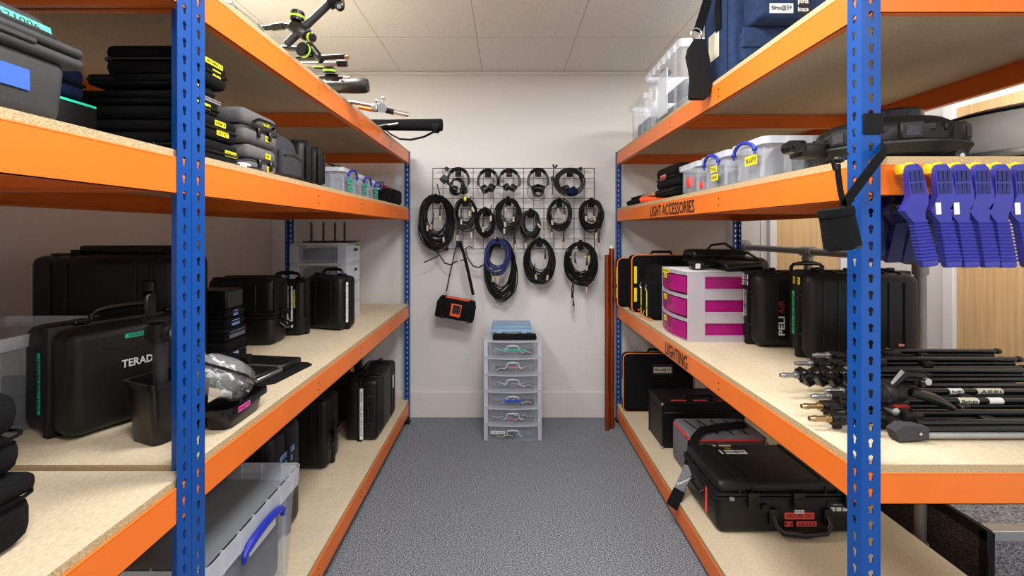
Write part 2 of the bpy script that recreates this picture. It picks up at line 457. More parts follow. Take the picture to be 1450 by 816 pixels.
def soft_case(label, x0, x1, y0, y1, z0, z1, mat='black_fabric', rad=0.02, zip_h=0.55, pull=None, yaw=0, name='soft_case', group=None, zmat='black_gloss', seg=3, cat='case', piping=None, dome=0.0):
    cx, cy = (x0 + x1) / 2, (y0 + y1) / 2; W, D, H = x1 - x0, y1 - y0, z1 - z0
    t = thing(name, label, cat, (cx, cy, z0), (0, 0, R(yaw)), group)
    zh = H * zip_h
    MB().ext(-W / 2, W / 2, -D / 2, D / 2, 0, zh + 0.002, min(rad, zh * 0.45), seg).build('case_body', mat, t)
    MB().ext(-W / 2, W / 2, -D / 2, D / 2, zh - 0.002, H, min(rad, (H - zh) * 0.45), seg).build('case_lid', mat, t)
    r = min(rad, zh * 0.45) * 0.9
    pts = []
    for (sx, sy, a0) in ((1, 1, 0), (-1, 1, 90), (-1, -1, 180), (1, -1, 270)):
        for j in range(4):
            a = R(a0 + 30 * j); pts.append(((W / 2 - r) * sx + (r + 0.0015) * math.cos(a), (D / 2 - r) * sy + (r + 0.0015) * math.sin(a), zh))
    MB().tube(pts, 0.0035, 6, closed=True).build('zip', piping or zmat, t)
    if pull:
        px_, py_ = pull
        z = MB(); z.ext(px_ - 0.006, px_ + 0.006, py_ - 0.004, py_ + 0.004, zh - 0.03, zh + 0.006, 0.002, 1)
        z.build('zip_pull', zmat, t)
    return t

def clear_box(label, x0, x1, y0, y1, z0, z1, handle=None, rim=0.03, name='storage_box', group=None, hmat='blue_plastic', lid=True, yaw=0, content=None, hx=None, cat='box', hlen=0.09, ribs=True, cfrac=0.7, hr=1.0):
    """handle: which side carries the clip handle ('+x', '-x', '-y')"""
    cx, cy = (x0 + x1) / 2, (y0 + y1) / 2; W, D, H = x1 - x0, y1 - y0, z1 - z0
    t = thing(name, label, cat, (cx, cy, z0), (0, 0, R(yaw)), group)
    rr = min(0.025, W * .15, D * .15)
    rb = MB().shell(-W / 2 + 0.012, W / 2 - 0.012, -D / 2 + 0.012, D / 2 - 0.012, 0, H - rim * 0.5, 0.002, rr, 0.93)
    for sx in (-1, 1):
        for sy in (-0.32, 0.32):
            xx = sx * (W / 2 * 0.965 - 0.010)
            rb.ext(xx - 0.003, xx + 0.003, sy * D - 0.012, sy * D + 0.012, 0.01, H - rim, 0.002, 1)
            yy = (1 if sy > 0 else -1) * (D / 2 * 0.965 - 0.010)
            rb.ext(sx * W * .32 - 0.012, sx * W * .32 + 0.012, yy - 0.003, yy + 0.003, 0.01, H - rim, 0.002, 1)
    rb.build('tub', 'clear_plastic', t)
    b = MB().shell(-W / 2, W / 2, -D / 2, D / 2, H - rim, H - 0.002, 0.002, rr, 0.99, floor=False)
    if ribs:
        n = max(2, int(W / 0.07)); m_ = max(2, int(D / 0.07))
        for i in range(1, n):
            x = -W / 2 + W * i / n
            for sy in (-1, 1): b.ext(x - 0.002, x + 0.002, sy * (D / 2 - 0.012), sy * (D / 2 - 0.001), H - rim, H - 0.003)
        for i in range(1, m_):
            y = -D / 2 + D * i / m_
            for sx in (-1, 1): b.ext(sx * (W / 2 - 0.012), sx * (W / 2 - 0.001), y - 0.002, y + 0.002, H - rim, H - 0.003)
    b.build('rim', 'clear_rim', t)
    if lid:
        l = MB().ext(-W / 2 + 0.012, W / 2 - 0.012, -D / 2 + 0.012, D / 2 - 0.012, H - 0.008, H - 0.004, 0.0015, 1)
        l.build('lid', 'clear_lid', t)
    if content:
        c = MB().ext(-W / 2 + 0.045, W / 2 - 0.045, -D / 2 + 0.045, D / 2 - 0.045, 0.006, H * cfrac, min(0.03, H * .2), 3)
        c.build('contents', content, t)
    if handle:
        ax = {'+x': (1, 0), '-x': (-1, 0), '-y': (0, -1)}[handle]
        hl = hlen
        off = (W if ax[0] else D) / 2 + 0.006
        pts = []
        for k in range(11):
            a = k / 10; u = (a - 0.5) * 2 * hl
            zz = H - rim - 0.012 + 0.030 * math.sin(PI * a) ** 0.6
            o_ = off + 0.006 * math.sin(PI * a)
            pts.append((ax[0] * o_ + (0 if ax[0] else u), ax[1] * o_ + (u if ax[0] else 0), zz))
        pts = [(pts[0][0], pts[0][1], pts[0][2] - 0.018)] + pts + [(pts[-1][0], pts[-1][1], pts[-1][2] - 0.018)]
        h = MB().tube(pts, [0.004 * hr] * 2 + [0.0065 * hr] * 9 + [0.004 * hr] * 2, 8)
        for s_ in (-1, 1):
            q = (ax[0] * (off + .001) + (0 if ax[0] else s_ * hl), ax[1] * (off + .001) + (s_ * hl if ax[0] else 0), H - rim - 0.012)
            h.sphere(q, 0.009, 10)
        h.build('handle', hmat, t)
    return t
# ------------------------------------------------------------------ the room
XL, XR, YB, YF, ZC = -1.78, 2.62, 3.42, -2.6, 2.608
structure(MB().ext(XL - .1, XR + .1, YF, YB + .1, -0.08, 0).build('floor', 'carpet', smooth=False))
structure(MB().ext(XL - .1, XR + .1, YF, YB + .1, ZC, ZC + .08).build('ceiling', 'ceiling_tiles', smooth=False))
structure(MB().ext(XL - .1, XL, YF, YB, 0, ZC).build('wall_left', 'wall_paint', smooth=False))
structure(MB().ext(XL - .1, XR + .1, YB, YB + .1, 0, ZC).build('wall_back', 'wall_paint', smooth=False))
structure(MB().ext(XR, XR + .1, YF, YB, 0, ZC).build('wall_right', 'wall_paint_right', smooth=False))
structure(MB().ext(XL, 1.95, YB - .016, YB - .0005, 0, .196, .004, 1).build('baseboard_back', 'skirting'))
structure(MB().ext(XL + .0005, XL + .016, YF, YB - .02, 0, .196, .004, 1).build('baseboard_left', 'skirting'))
structure(MB().ext(XL, XR, YB - .022, YB - .0005, ZC - .022, ZC - .0005, .003, 1).build('trim_1', 'skirting'))
# oak door in the back wall and the tall oak door in the side wall, both with white frames
d = structure(MB().ext(2.02, 2.49, YB - .03, YB - .0005, 0, 2.1).build('door_1', 'oak', smooth=False))
f = MB(); f.ext(1.965, 2.015, YB - .045, YB - .0005, 0, 2.15, .004, 1); f.ext(2.495, 2.545, YB - .045, YB - .0005, 0, 2.15, .004, 1); f.ext(1.965, 2.545, YB - .045, YB - .0005, 2.105, 2.155, .004, 1)
structure(f.build('trim_2', 'white_paint'))
structure(MB().ext(1.915, 1.93, YB - .012, YB - .0005, 0, ZC - .03, .003, 1).build('trim_4', 'white_paint'))
d = structure(MB().ext(XR - .03, XR - .0005, 1.55, 2.60, 0, 2.115).build('door_2', 'oak', smooth=False))
f = MB(); f.ext(XR - .05, XR - .0005, 2.605, 2.67, 0, 2.17, .004, 1); f.ext(XR - .05, XR - .0005, 1.48, 1.545, 0, 2.17, .004, 1)
structure(f.build('trim_3', 'white_paint'))

# ceiling lights: lay-in panels (all behind or above the picture's edge)
def lamp(ix, iy, power, label):
    cx, cy = TX0 + TILE * (ix + .5), TY0 + TILE * (iy + .5); h = TILE / 2
    t = thing('ceiling_light', label, 'light', (cx, cy, ZC - .012))
    fr = MB()
    for sx in (-1, 1): fr.ext(sx * (h - .02) - .018, sx * (h - .02) + .018, -h + .002, h - .002, 0, .0115)
    for sy in (-1, 1): fr.ext(-h + .038, h - .038, sy * (h - .02) - .018, sy * (h - .02) + .018, 0, .0115)
    fr.build('frame', 'white_paint', t, smooth=False)
    MB().ext(-h + .039, h - .039, -h + .039, h - .039, .004, .009).build('diffuser', 'lamp_glow', t, smooth=False)
    ld = bpy.data.lights.new('panel_light', 'AREA'); ld.shape = 'SQUARE'; ld.size = TILE - .09; ld.energy = power; ld.color = (1, .985, .965)
    lo = bpy.data.objects.new('panel_light', ld); COL.objects.link(lo); lo.location = (cx, cy, ZC - .02)
LP = 30
lamp(-2, -2, LP, 'ceiling light panel over the left shelving, nearest the back wall')
lamp(2, -2, LP, 'ceiling light panel over the right shelving, nearest the back wall')
lamp(-2, -6, LP, 'ceiling light panel behind the viewer over the left side')
lamp(2, -6, LP, 'ceiling light panel behind the viewer over the right side')
lamp(0, -5, LP, 'ceiling light panel in the middle of the aisle behind the viewer')
lamp(0, -3, LP * .95, 'added ceiling fill light panel in the middle of the aisle just above the picture')  # fill panel added to brighten the back wall and floor
lamp(3, -2, LP * .35, 'ceiling light panel behind the right shelving, over the carpeted step')

w = bpy.data.worlds.new('ambient_fill'); scene.world = w; w.use_nodes = True  # even ambient fill added through the open end behind the camera
w.node_tree.nodes['Background'].inputs[0].default_value = (.97, .98, 1.0, 1); w.node_tree.nodes['Background'].inputs[1].default_value = 0.75

# ------------------------------------------------------------------ racking
PITCH = 0.0375; FW = 0.0435
def keyhole():
    pts = []
    for k in range(9):
        a = R(-50 + 280 * k / 8); pts.append((0.0062 * math.cos(a), 0.0042 + 0.0062 * math.sin(a)))
    pts += [(-0.0036, -0.0085), (-0.0025, -0.0105), (0.0025, -0.0105), (0.0036, -0.0085)]
    return pts
def tile_tris():
    bm = bmesh.new(); es = []
    for loop in ([(0, 0), (FW, 0), (FW, PITCH), (0, PITCH)], [(FW * .5 + x, PITCH * .5 + z) for x, z in keyhole()]):
        vs = [bm.verts.new((x, 0, z)) for x, z in loop]
        for i in range(len(vs)): es.append(bm.edges.new((vs[i], vs[(i + 1) % len(vs)])))
    bmesh.ops.triangle_fill(bm, use_beauty=True, edges=es)
    bm.verts.index_update()
    V = [tuple(v.co) for v in bm.verts]; T = [tuple(v.index for v in f.verts) for f in bm.faces]
    bm.free(); return V, T
TV, TT = tile_tris(); NH = len(keyhole())
def post_builder(H, sx, sy, th=0.002):
    """angle post, outer corner at the origin, flanges towards sx and sy, keyholes all the way up"""
    V, Fc = [], []
    n = int(H / PITCH)
    for fl in (0, 1):
        for k in range(n):
            for side in (0, 1):
                base = len(V)
                for (x, _, z) in TV:
                    zz = z + k * PITCH
                    V.append((sx * x, sy * th * side, zz) if fl == 0 else (sx * th * side, sy * x, zz))
                Fc += [tuple(base + i for i in t) for t in TT]
            b0, b1 = len(V) - 2 * len(TV), len(V) - len(TV)
            for i in range(NH):
                a, c = 4 + i, 4 + (i + 1) % NH
                Fc.append((b0 + a, b0 + c, b1 + c, b1 + a))
            Fc.append((b0 + 1, b0 + 2, b1 + 2, b1 + 1))
    me = bpy.data.meshes.new('upright'); me.from_pydata(V, [], Fc)
    bm = bmesh.new(); bm.from_mesh(me); bmesh.ops.remove_doubles(bm, verts=bm.verts, dist=1e-5)
    # foot plate
    bmesh.ops.recalc_face_normals(bm, faces=bm.faces); bm.to_mesh(me); bm.free()
    me.materials.append(MATS['blue_steel']); return me

BH, BT = 0.078, 0.023
def beam_x(sgn, xf, y0, y1, zt):
    """long beam along the aisle: face at xf, lip towards sgn"""
    b = MB(); t = .002
    b.ext(xf, xf + sgn * t, y0, y1, zt - BH, zt)
    b.ext(xf, xf + sgn * BT, y0, y1, zt - BH, zt - BH + t)
    b.ext(xf, xf + sgn * .012, y0, y1, zt - t, zt)
    b.ext(xf + sgn * (BT - t), xf + sgn * BT, y0, y1, zt - BH, zt - BH + .008)
    b.cyl((xf + sgn * .0018, y0, zt - .0008), (xf + sgn * .0018, y1, zt - .0008), .0026, seg=10)
    return b
def beam_y(sgn, yf, x0, x1, zt, h=0.070):
    b = MB(); t = .002
    b.ext(x0, x1, yf, yf + sgn * t, zt - h, zt)
    b.ext(x0, x1, yf, yf + sgn * .018, zt - h, zt - h + t)
    b.ext(x0, x1, yf, yf + sgn * .012, zt - t, zt)
    b.cyl((x0, yf + sgn * .0018, zt - .0008), (x1, yf + sgn * .0018, zt - .0008), .0026, seg=10)
    return b
BOLT = [0.55, 0.70]
def rack(label, s, XF, XRr, Y0, Y1, levels, posts, near_end=True, tie=True, bt=0.018, mids=True):
    """s=-1 left rack, +1 right rack; XF aisle face, XRr rear face; levels = beam-top heights"""
    t = thing('shelving_unit', label, 'shelving', (XF, Y0, 0))
    I = Matrix.Translation((-XF, -Y0, 0))
    H = 1.988
    sets = {'nf': (XF, Y0, s, 1), 'nr': (XRr, Y0, -s, 1), 'ff': (XF, Y1, s, -1), 'fr': (XRr, Y1, -s, -1)}
    for p in posts:
        x, y, sx, sy = sets[p]
        me = post_builder(H, sx, sy)
        o = bpy.data.objects.new('upright', me); COL.objects.link(o); o.parent = t; o.location = (x - XF, y - Y0, 0.004)
        f = MB().ext(-.004 if sx > 0 else .004, sx * (FW + .002), -.004 if sy > 0 else .004, sy * (FW + .002), 0, .02, .002, 1)
        fo = f.build('foot', 'black_plastic', t); fo.location = (x - XF, y - Y0, 0)
    for z in levels:
        o = beam_x(s, XF + s * .0026, Y0 + .003, Y1 - .003, z).build('front_beam', 'orange_steel', t, M=I)
        for fy in ((0.30, 0.52, 0.76) if near_end else ()):
            yy = Y0 + (Y1 - Y0) * fy
            for dz in (-.026, -.052):
                q = MB().cyl((0, 0, 0), (s * -.002, 0, 0), .0035, seg=8).build('rivet', 'hole_dark', o)
                q.location = (s * .0035, yy - Y0, z + dz)
        beam_x(-s, XRr - s * .0026, Y0 + .003, Y1 - .003, z).build('rear_beam', 'orange_steel', t, M=I, smooth=False)
        a, c = sorted((XF + s * .006, XRr - s * .006))
        if near_end: beam_y(1, Y0 + .0026, a, c, z).build('end_beam', 'orange_steel', t, M=I)
        beam_y(-1, Y1 - .0026, a, c, z).build('end_beam', 'orange_steel', t, M=I)
        if tie:
            ym = (Y0 + Y1) / 2
            beam_y(1, ym, min(XF + s * .027, XRr - s * .027), max(XF + s * .027, XRr - s * .027), z - .004, .064).build('tie_bar', 'orange_steel', t, M=I, smooth=False)
        x0, x1 = sorted((XF + s * .0075, XRr - s * .0075))
        b = MB().ext(x0, x1, Y0 + .004, Y1 - .004, z + .0005, z + bt, M=I)
        o = b.build('shelf_board', 'chip_top', t, smooth=False)
        o.data.materials.append(MATS['chip_edge'])
        for p in o.data.polygons:
            if abs(p.normal.z) < .5: p.material_index = 1
    return t

LF, LR = -.713, -1.615
RF, RR = .807, 1.722
LZ = [CH + .573, CH + .160, CH - .549, CH - 1.256]
NZ = [CH + .573, CH + .160, CH - .557, CH - 1.256]
RZ = [CH + .570, CH + .152, CH - .553, CH - 1.302]
Yl0, Yl1, Yr0, Yr1 = 1.023, 3.331, 1.029, 3.365
BTH = .018
rack_l = rack('long orange and blue shelving unit on the left, reaching to the back wall', -1, LF, LR, Yl0, Yl1, LZ, ('nf', 'nr', 'ff', 'fr'))
rack_n = rack('orange and blue shelving unit nearest the viewer on the left', -1, LF, LR, -.35, Yl0 - .002, NZ, ('ff', 'fr'), tie=False, near_end=False)
rack_r = rack('orange and blue shelving unit on the right, lettered on its beams', 1, RF, RR, Yr0, Yr1, RZ, ('nf', 'nr', 'ff', 'fr'), bt=.020)
zL1, zL2, zL3, zL4 = [z + BTH for z in LZ]; zN2, zN3 = NZ[1] + BTH, NZ[2] + BTH
zR1, zR2, zR3, zR4 = [z + .020 for z in RZ]
# stencilled words on the right-hand beams
wtext(rack_r, 'LIGHT ACCESSORIES', (RF - .0002, 2.25, RZ[1] - .040), .60, .056, 'ink', yaw=-90, label='black capital letters')
wtext(rack_r, 'LIGHTING', (RF - .0002, 2.165, RZ[2] - .038), .275, .060, 'ink', yaw=-90, label='black capital letters')
for yy, w_ in ((1.60, .07), (1.46, .09), (1.36, .08)):
    tape(rack_r, (RF + .0015, yy, RZ[3] - .045), w_, .028, 'white_label', None, yaw=-90, label='small white sticker on the lowest beam')

# ------------------------------------------------------------------ the rail and the carpeted step behind the right rack
t = thing('handrail', 'grey tubular steel handrail running behind the right shelving unit', 'handrail', (1.79, 1.96, 0))
XH, ZH = 1.79, CH - .118
wpart('rail', MB().cyl((XH, YB - .01, ZH), (XH, 1.98, ZH), .0215, seg=20), 'steel_tube', t)
c = MB().cyl((XH, 1.93, ZH), (XH, 2.03, ZH), .029, seg=20); c.sphere((XH, 1.955, ZH), .031, 16); c.cyl((XH, 1.958, ZH), (XH, 1.958, ZH - .07), .029, seg=20)
wpart('elbow_joint', c, 'steel_tube', t)
c = MB().cyl((XH, 2.64, ZH), (XH, 2.74, ZH), .030, seg=20); c.cyl((XH, 2.69, ZH), (XH, 2.69, ZH - .08), .029, seg=20); c.cyl((XH - .034, 2.69, ZH - .045), (XH, 2.69, ZH - .045), .008, seg=10); c.cyl((XH - .034, 2.66, ZH), (XH, 2.66, ZH), .008, seg=10)
wpart('tee_joint', c, 'steel_tube', t)
c = MB().cyl((XH, YB - .02, ZH), (XH, YB - .0005, ZH), .055, seg=24); c.cyl((XH, YB - .06, ZH), (XH, YB - .01, ZH), .030, seg=20)
wpart('wall_flange', c, 'steel_tube', t)
for yy in (1.958, 2.69):
    c = MB().cyl((XH, yy, ZH), (XH, yy, .01), .0215, seg=20); wpart('post', c, 'steel_tube', t)
    c = MB().cyl((XH, yy, 0), (XH, yy, .012), .05, seg=24); c.cyl((XH, yy, 0), (XH, yy, .06), .029, seg=20); wpart('floor_flange', c, 'steel_tube', t)
PX, PY, PZ = 1.845, 1.74, CH - 1.155
t = thing('carpeted_step', 'grey carpeted step with a silver nosing behind the right shelving unit', 'step', (PX, PY, 0))
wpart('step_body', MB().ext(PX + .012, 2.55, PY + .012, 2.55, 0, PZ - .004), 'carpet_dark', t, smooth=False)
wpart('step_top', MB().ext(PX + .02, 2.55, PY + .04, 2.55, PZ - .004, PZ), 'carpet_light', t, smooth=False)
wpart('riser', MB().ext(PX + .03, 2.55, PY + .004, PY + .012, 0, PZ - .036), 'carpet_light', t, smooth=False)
wpart('nosing', MB().ext(PX + .02, 2.55, PY - .006, PY + .044, PZ - .004, PZ + .004, .002, 1).ext(PX + .02, 2.55, PY - .006, PY + .003, PZ - .036, PZ, .002, 1), 'aluminium', t)
wpart('edge_trim', MB().ext(PX, PX + .02, PY - .004, 2.56, PZ - .04, PZ + .006, .003, 1).ext(PX, PX + .03, PY - .006, PY + .03, 0, PZ, .003, 1), 'black_plastic', t)
# ================================================================== LEFT RACK
# ---- nearest bay, second shelf
t = thing('hard_case', 'scuffed grey hard case with green and blue tape at the front of the nearest shelf', 'case', (-.92, .57, zN2))
gx0, gx1, gy0, gy1 = -1.12, -.738, .38, .764
wpart('case_body', MB().box(((gx0 + gx1) / 2, (gy0 + gy1) / 2, zN2 + .0525), (gx1 - gx0, gy1 - gy0, .104), .018, 3, taper=(.97, .97)), 'grey_hard', t)
wpart('rim', MB().ext(gx0 - .01, gx1 + .008, gy0, gy1 + .020, zN2 + .098, zN2 + .1165, .008, 3), 'grey_hard', t)
wpart('lid_rim', MB().ext(gx0 - .01, gx1 + .008, gy0, gy1 + .020, zN2 + .1175, zN2 + .135, .008, 3), 'grey_hard', t)
l_ = MB().box(((gx0 + gx1) / 2, (gy0 + gy1) / 2, zN2 + .148), (.352, .352, .046), .018, 3)
for v_ in l_.bm.verts:
    if v_.co.z < zN2 + .148: v_.co.x = (gx0 + gx1) / 2 + (v_.co.x - (gx0 + gx1) / 2) * 1.06; v_.co.y = (gy0 + gy1) / 2 + (v_.co.y - (gy0 + gy1) / 2) * 1.05
wpart('case_lid', l_, 'grey_hard', t)
wpart('rim_ridge', MB().ext(gx1 + .006, gx1 + .0115, .46, .70, zN2 + .112, zN2 + .121, .002, 1), 'grey_hard', t)
tape(t, (gx1 - .0015, .60, zN2 + .056), .20, .032, 'blue_tape', None, yaw=90, label='strip of blue tape')
tape(t, (-.7465, .605, zN2 + .1475), .27, .016, 'teal_tape', 'WALLS HD 13522 A21006', yaw=90, pitch=-14, label='green label tape with black letters')
t = thing('equipment_case', 'flat black case with a thin green edge strip, lying under the navy pouch', 'case', (-1.10, .87, zN2))
wpart('case_body', MB().ext(-1.32, -.888, .76, .985, zN2, zN2 + .095, .012, 2), 'black_plastic', t)
wpart('edge_strip', MB().ext(-.8878, -.886, .77, .975, zN2 + .086, zN2 + .091), 'teal_tape', t)
t = soft_case('dark navy zipped pouch lying on the flat black case', -1.25, -.905, .77, .975, zN2 + .096, zN2 + .168, mat='navy_dark', rad=.03, zip_h=.5)
# ---- nearest bay, third shelf: two moulded pouches
soft_case('black moulded zip case, lower of the pair nearest the viewer on the left', -1.14, -.826, .42, .80, zN3, zN3 + .120, mat='black_fabric', rad=.032, zip_h=.72, pull=(.158, .10))
soft_case('black moulded zip case, upper of the pair nearest the viewer on the left', -1.15, -.840, .41, .795, zN3 + .121, zN3 + .268, mat='black_fabric', rad=.036, zip_h=.46, pull=(.157, .12))

# ---- second shelf, long bay
G = 'pile of black zip cases beside the blue post'
z = zL2
def lcase(label, x0, x1, y0, y1, z0, z1, tapes=(), mat='black_fabric', rad=.018, zip_h=.5, pull=None, **k):
    c = soft_case(label, x0, x1, y0, y1, z0, z1, mat=mat, rad=rad, zip_h=zip_h, pull=pull, **k)
    for (yy, zz, w_, h_, tx) in tapes:
        tape(c, (x1 + .0008, yy, zz), w_, h_, 'yellow_tape', tx, yaw=90)
    return c
lcase('black zip case with one yellow label, at the bottom of the zip case pile', -1.02, -.762, 1.075, 1.285, z, z + .062, [(1.245, z + .034, .05, .016, 'TRS 62')], group=G, pull=(.05, -.108))
lcase('black zip case with two yellow labels, second from the bottom of the zip case pile', -1.02, -.765, 1.075, 1.285, z + .063, z + .126, [(1.205, z + .108, .045, .014, 'SOUND 78'), (1.215, z + .084, .05, .014, 'LAV KIT')], group=G)
lcase('flat black zip case with a yellow label under the silver laptop', -1.03, -.775, 1.07, 1.215, z + .127, z + .158, [(1.15, z + .145, .06, .014, 'DPA 4')], group=G, rad=.012)
t = thing('laptop', 'closed silver laptop sandwiched between two black zip cases', 'laptop', (-.88, 1.14, z + .159))
wpart('base', MB().ext(-.86, -.772, 1.12, 1.222, z + .1592, z + .1655, .003, 2), 'silver_slab', t)
wpart('screen_lid', MB().ext(-.86, -.772, 1.12, 1.222, z + .166, z + .171, .003, 2), 'silver_slab', t)
lcase('small black zip case with a yellow label lying on the silver laptop', -1.0, -.778, 1.075, 1.205, z + .172, z + .198, [(1.13, z + .187, .05, .013, 'LENS 12')], group=G, rad=.01)
lcase('black zip case with two yellow labels, topmost of the zip case pile', -.965, -.762, 1.080, 1.235, z + .199, z + .272, [(1.175, z + .258, .07, .013, 'ANTENNA X 2'), (1.185, z + .235, .032, .017, 'RX')], group=G, rad=.022, pull=(-.104, -.05))
# charger leads lying at the edge
t = thing('lead', 'thin black and white charging lead lying along the front edge of the second left shelf', 'cable', (-.75, 1.3, z))
wpart('lead_cable', MB().tube([(-.745 - .02 * math.sin(k * .9), 1.16 + k * .030, z + .004 + .006 * abs(math.sin(k * .7))) for k in range(15)], .0028, 6), 'cable_black', t)
wpart('plug', MB().ext(-.755, -.735, 1.26, 1.30, z + .001, z + .016, .003, 1), 'white_label', t)

def eva(label, x0, x1, y0, y1, z0, z1, tp):
    c = soft_case(label, x0, x1, y0, y1, z0, z1, mat='eva_grey', rad=.04, zip_h=.48, zmat='black_gloss', name='moulded_case', group='grey moulded cases stacked on the second left shelf', seg=4)
    xx = (x1 - x0) / 2
    for yy in (-.03, .035):
        m_ = MB().ext(xx - .004, xx + .008, yy - .006, yy + .006, (z1 - z0) * .48 - .028, (z1 - z0) * .48 + .004, .002, 1); m_.build('zip_pull', 'black_gloss', c)
    for (yy, zz) in tp: tape(c, (x1 + .0006, yy, zz), .032, .017, 'yellow_tape', 'PAR 2', yaw=90)
    return c
eva('grey moulded zip case on the second left shelf, lower of the two grey ones', -1.05, -.768, 1.345, 1.51, z, z + .088, [(1.452, z + .062), (1.462, z + .022)])
c = eva('grey moulded zip case with a carry handle, stacked on the other grey one', -1.06, -.770, 1.325, 1.525, z + .089, z + .195, [(1.445, z + .165), (1.455, z + .118)])
MB().tube([(.147, -.055, .066), (.160, -.05, .074), (.164, 0, .075), (.160, .05, .074), (.147, .055, .066)], .005, 8).build('handle', 'black_gloss', c)

def backpack(label, x0, x1, y0, y1, z0, z1, side='+x', mat='charcoal_fabric', name='backpack', pockets=1, trim=None, yaw=0):
    """soft upright bag, back to the far side, pockets towards `side`"""
    cx, cy = (x0 + x1) / 2, (y0 + y1) / 2; W, D, H = x1 - x0, y1 - y0, z1 - z0
    t = thing(name, label, 'bag', (cx, cy, z0), (0, 0, R(yaw)))
    b = MB().ext(-W / 2, W / 2, -D / 2, D / 2, 0, H, min(W, D) * .3, 4, taper=(1.04, 1.04)); b.build('bag_body', mat, t)
    sx = 1 if side == '+x' else -1
    if pockets:
        MB().ext(sx * W / 2 - sx * .01, sx * (W / 2 + .018), -D * .36, D * .36, H * .12, H * .62, .012, 3).build('pocket', mat, t)
        MB().tube([(sx * (W / 2 + .019), -D * .33, H * .5), (sx * (W / 2 + .02), 0, H * .56), (sx * (W / 2 + .019), D * .33, H * .5)], .003, 6).build('zip', 'black_gloss', t)
    MB().tube([(0, -D * .2, H - .008), (0, -D * .16, H + .016), (0, D * .16, H + .016), (0, D * .2, H - .008)], .006, 8).build('handle', 'black_fabric', t)
    return t
backpack('charcoal soft rucksack standing on the second left shelf beside the grey moulded cases', -1.12, -.805, 1.56, 1.765, z, z + .185)
for (lb, a, b_, h) in (('black ribbed hard case standing on end beside the charcoal rucksack', 1.785, 1.885, .192), ('black ribbed hard case standing on end next to the small clear boxes', 1.895, 2.00, .186)):
    c = hard_case(lb, -1.12, -.80, a, b_, z, z + h, face='-y', latches=0, handle=False, rad=.03, group='ribbed hard cases on the second left shelf')
    m_ = MB()
    for yy in (-.028, 0, .028): m_.ext(.155, .1635, yy - .006, yy + .006, .03, h - .03, .003, 2)
    m_.build('end_ribs', 'black_plastic', c)
# three little clear boxes with blue handles
for (lb, a, b_, h) in (('small clear box with blue handle and teal labels, nearest of three in a row', 2.20, 2.455, .140),
                       ('small clear box with blue handle and teal labels, middle of three in a row', 2.465, 2.68, .136),
                       ('small clear box with blue handle, farthest of three in a row, beside the camera bag', 2.69, 2.87, .130)):
    c = clear_box(lb, -1.12, -.80, a, b_, z, z + h, handle='+x', rim=.022, group='small clear boxes with blue handles on the left', content='content_grey', hlen=.065)
    m_ = (a + b_) / 2
    tape(c, (-.803, m_ - .01, z + h * .56), .07, .026, 'teal_tape', 'SONY', yaw=90); tape(c, (-.806, m_ - .005, z + h * .30), .06, .022, 'teal_tape', 'MKII', yaw=90)
t = thing('strap_bundle', 'tangled bundle of black straps lying on top of the small clear boxes', 'straps', (-.95, 2.5, z + .142))
random.seed(3)
for k in range(5):
    x = -.88 - .03 * k
    wpart('strap', MB().tube([(x + .03 * math.sin(j * .8 + k), 2.24 + j * .052, z + .145 + .006 * k * .5 + .012 * abs(math.sin(j * 1.3 + k))) for j in range(12)], 0, flat=(.009, .0015), up=(0, 0, 1)), 'black_fabric', t)
# camera bag at the far end
t = thing('camera_bag', 'black camera bag with a dark red top beside the three small clear boxes', 'bag', (-.93, 3.08, z))
wpart('bag_body', MB().ext(-1.13, -.765, 2.97, 3.20, z, z + .108, .03, 4), 'black_fabric', t)
wpart('bag_flap', MB().ext(-1.10, -.79, 2.975, 3.19, z + .100, z + .126, .012, 3), 'copper_dark', t)
wpart('flap_strip', MB().ext(-.96, -.83, 2.968, 2.975, z + .100, z + .108, .001, 1), 'white_label', t)
wpart('pocket', MB().ext(-1.02, -.80, 2.945, 2.975, z + .01, z + .075, .013, 3), 'black_fabric', t)
wpart('side_pocket', MB().ext(-.80, -.735, 3.0, 3.17, z + .005, z + .105, .02, 3), 'black_fabric', t)
wpart('loop', MB().tube([(-.84 + .022 * math.cos(a), 3.0, z + .130 + .022 * math.sin(a)) for a in [R(-20 + 220 * k / 10) for k in range(11)]], .0035, 6), 'black_gloss', t)

# ---- third shelf
z = zL3
c = clear_box('large open clear plastic tub at the back of the third left shelf', -1.60, -1.264, 1.06, 1.455, z, z + .262, rim=.035, lid=False, content='content_dark', cfrac=.35)
c = hard_case('very large black hard case standing upright at the back of the third left shelf', -1.60, -1.10, 1.50, 1.69, z, z + .455, face='-y', rad=.03, latches=2, handle=False)
wpart('handle_bar', MB().ext(-1.50, -1.14, 1.58, 1.62, z + .452, z + .482, .010, 3), 'black_plastic', c)
wpart('handle_recess', MB().ext(-1.212, -1.165, 1.490, 1.502, z + .20, z + .37, .006, 2), 'black_gloss', c)
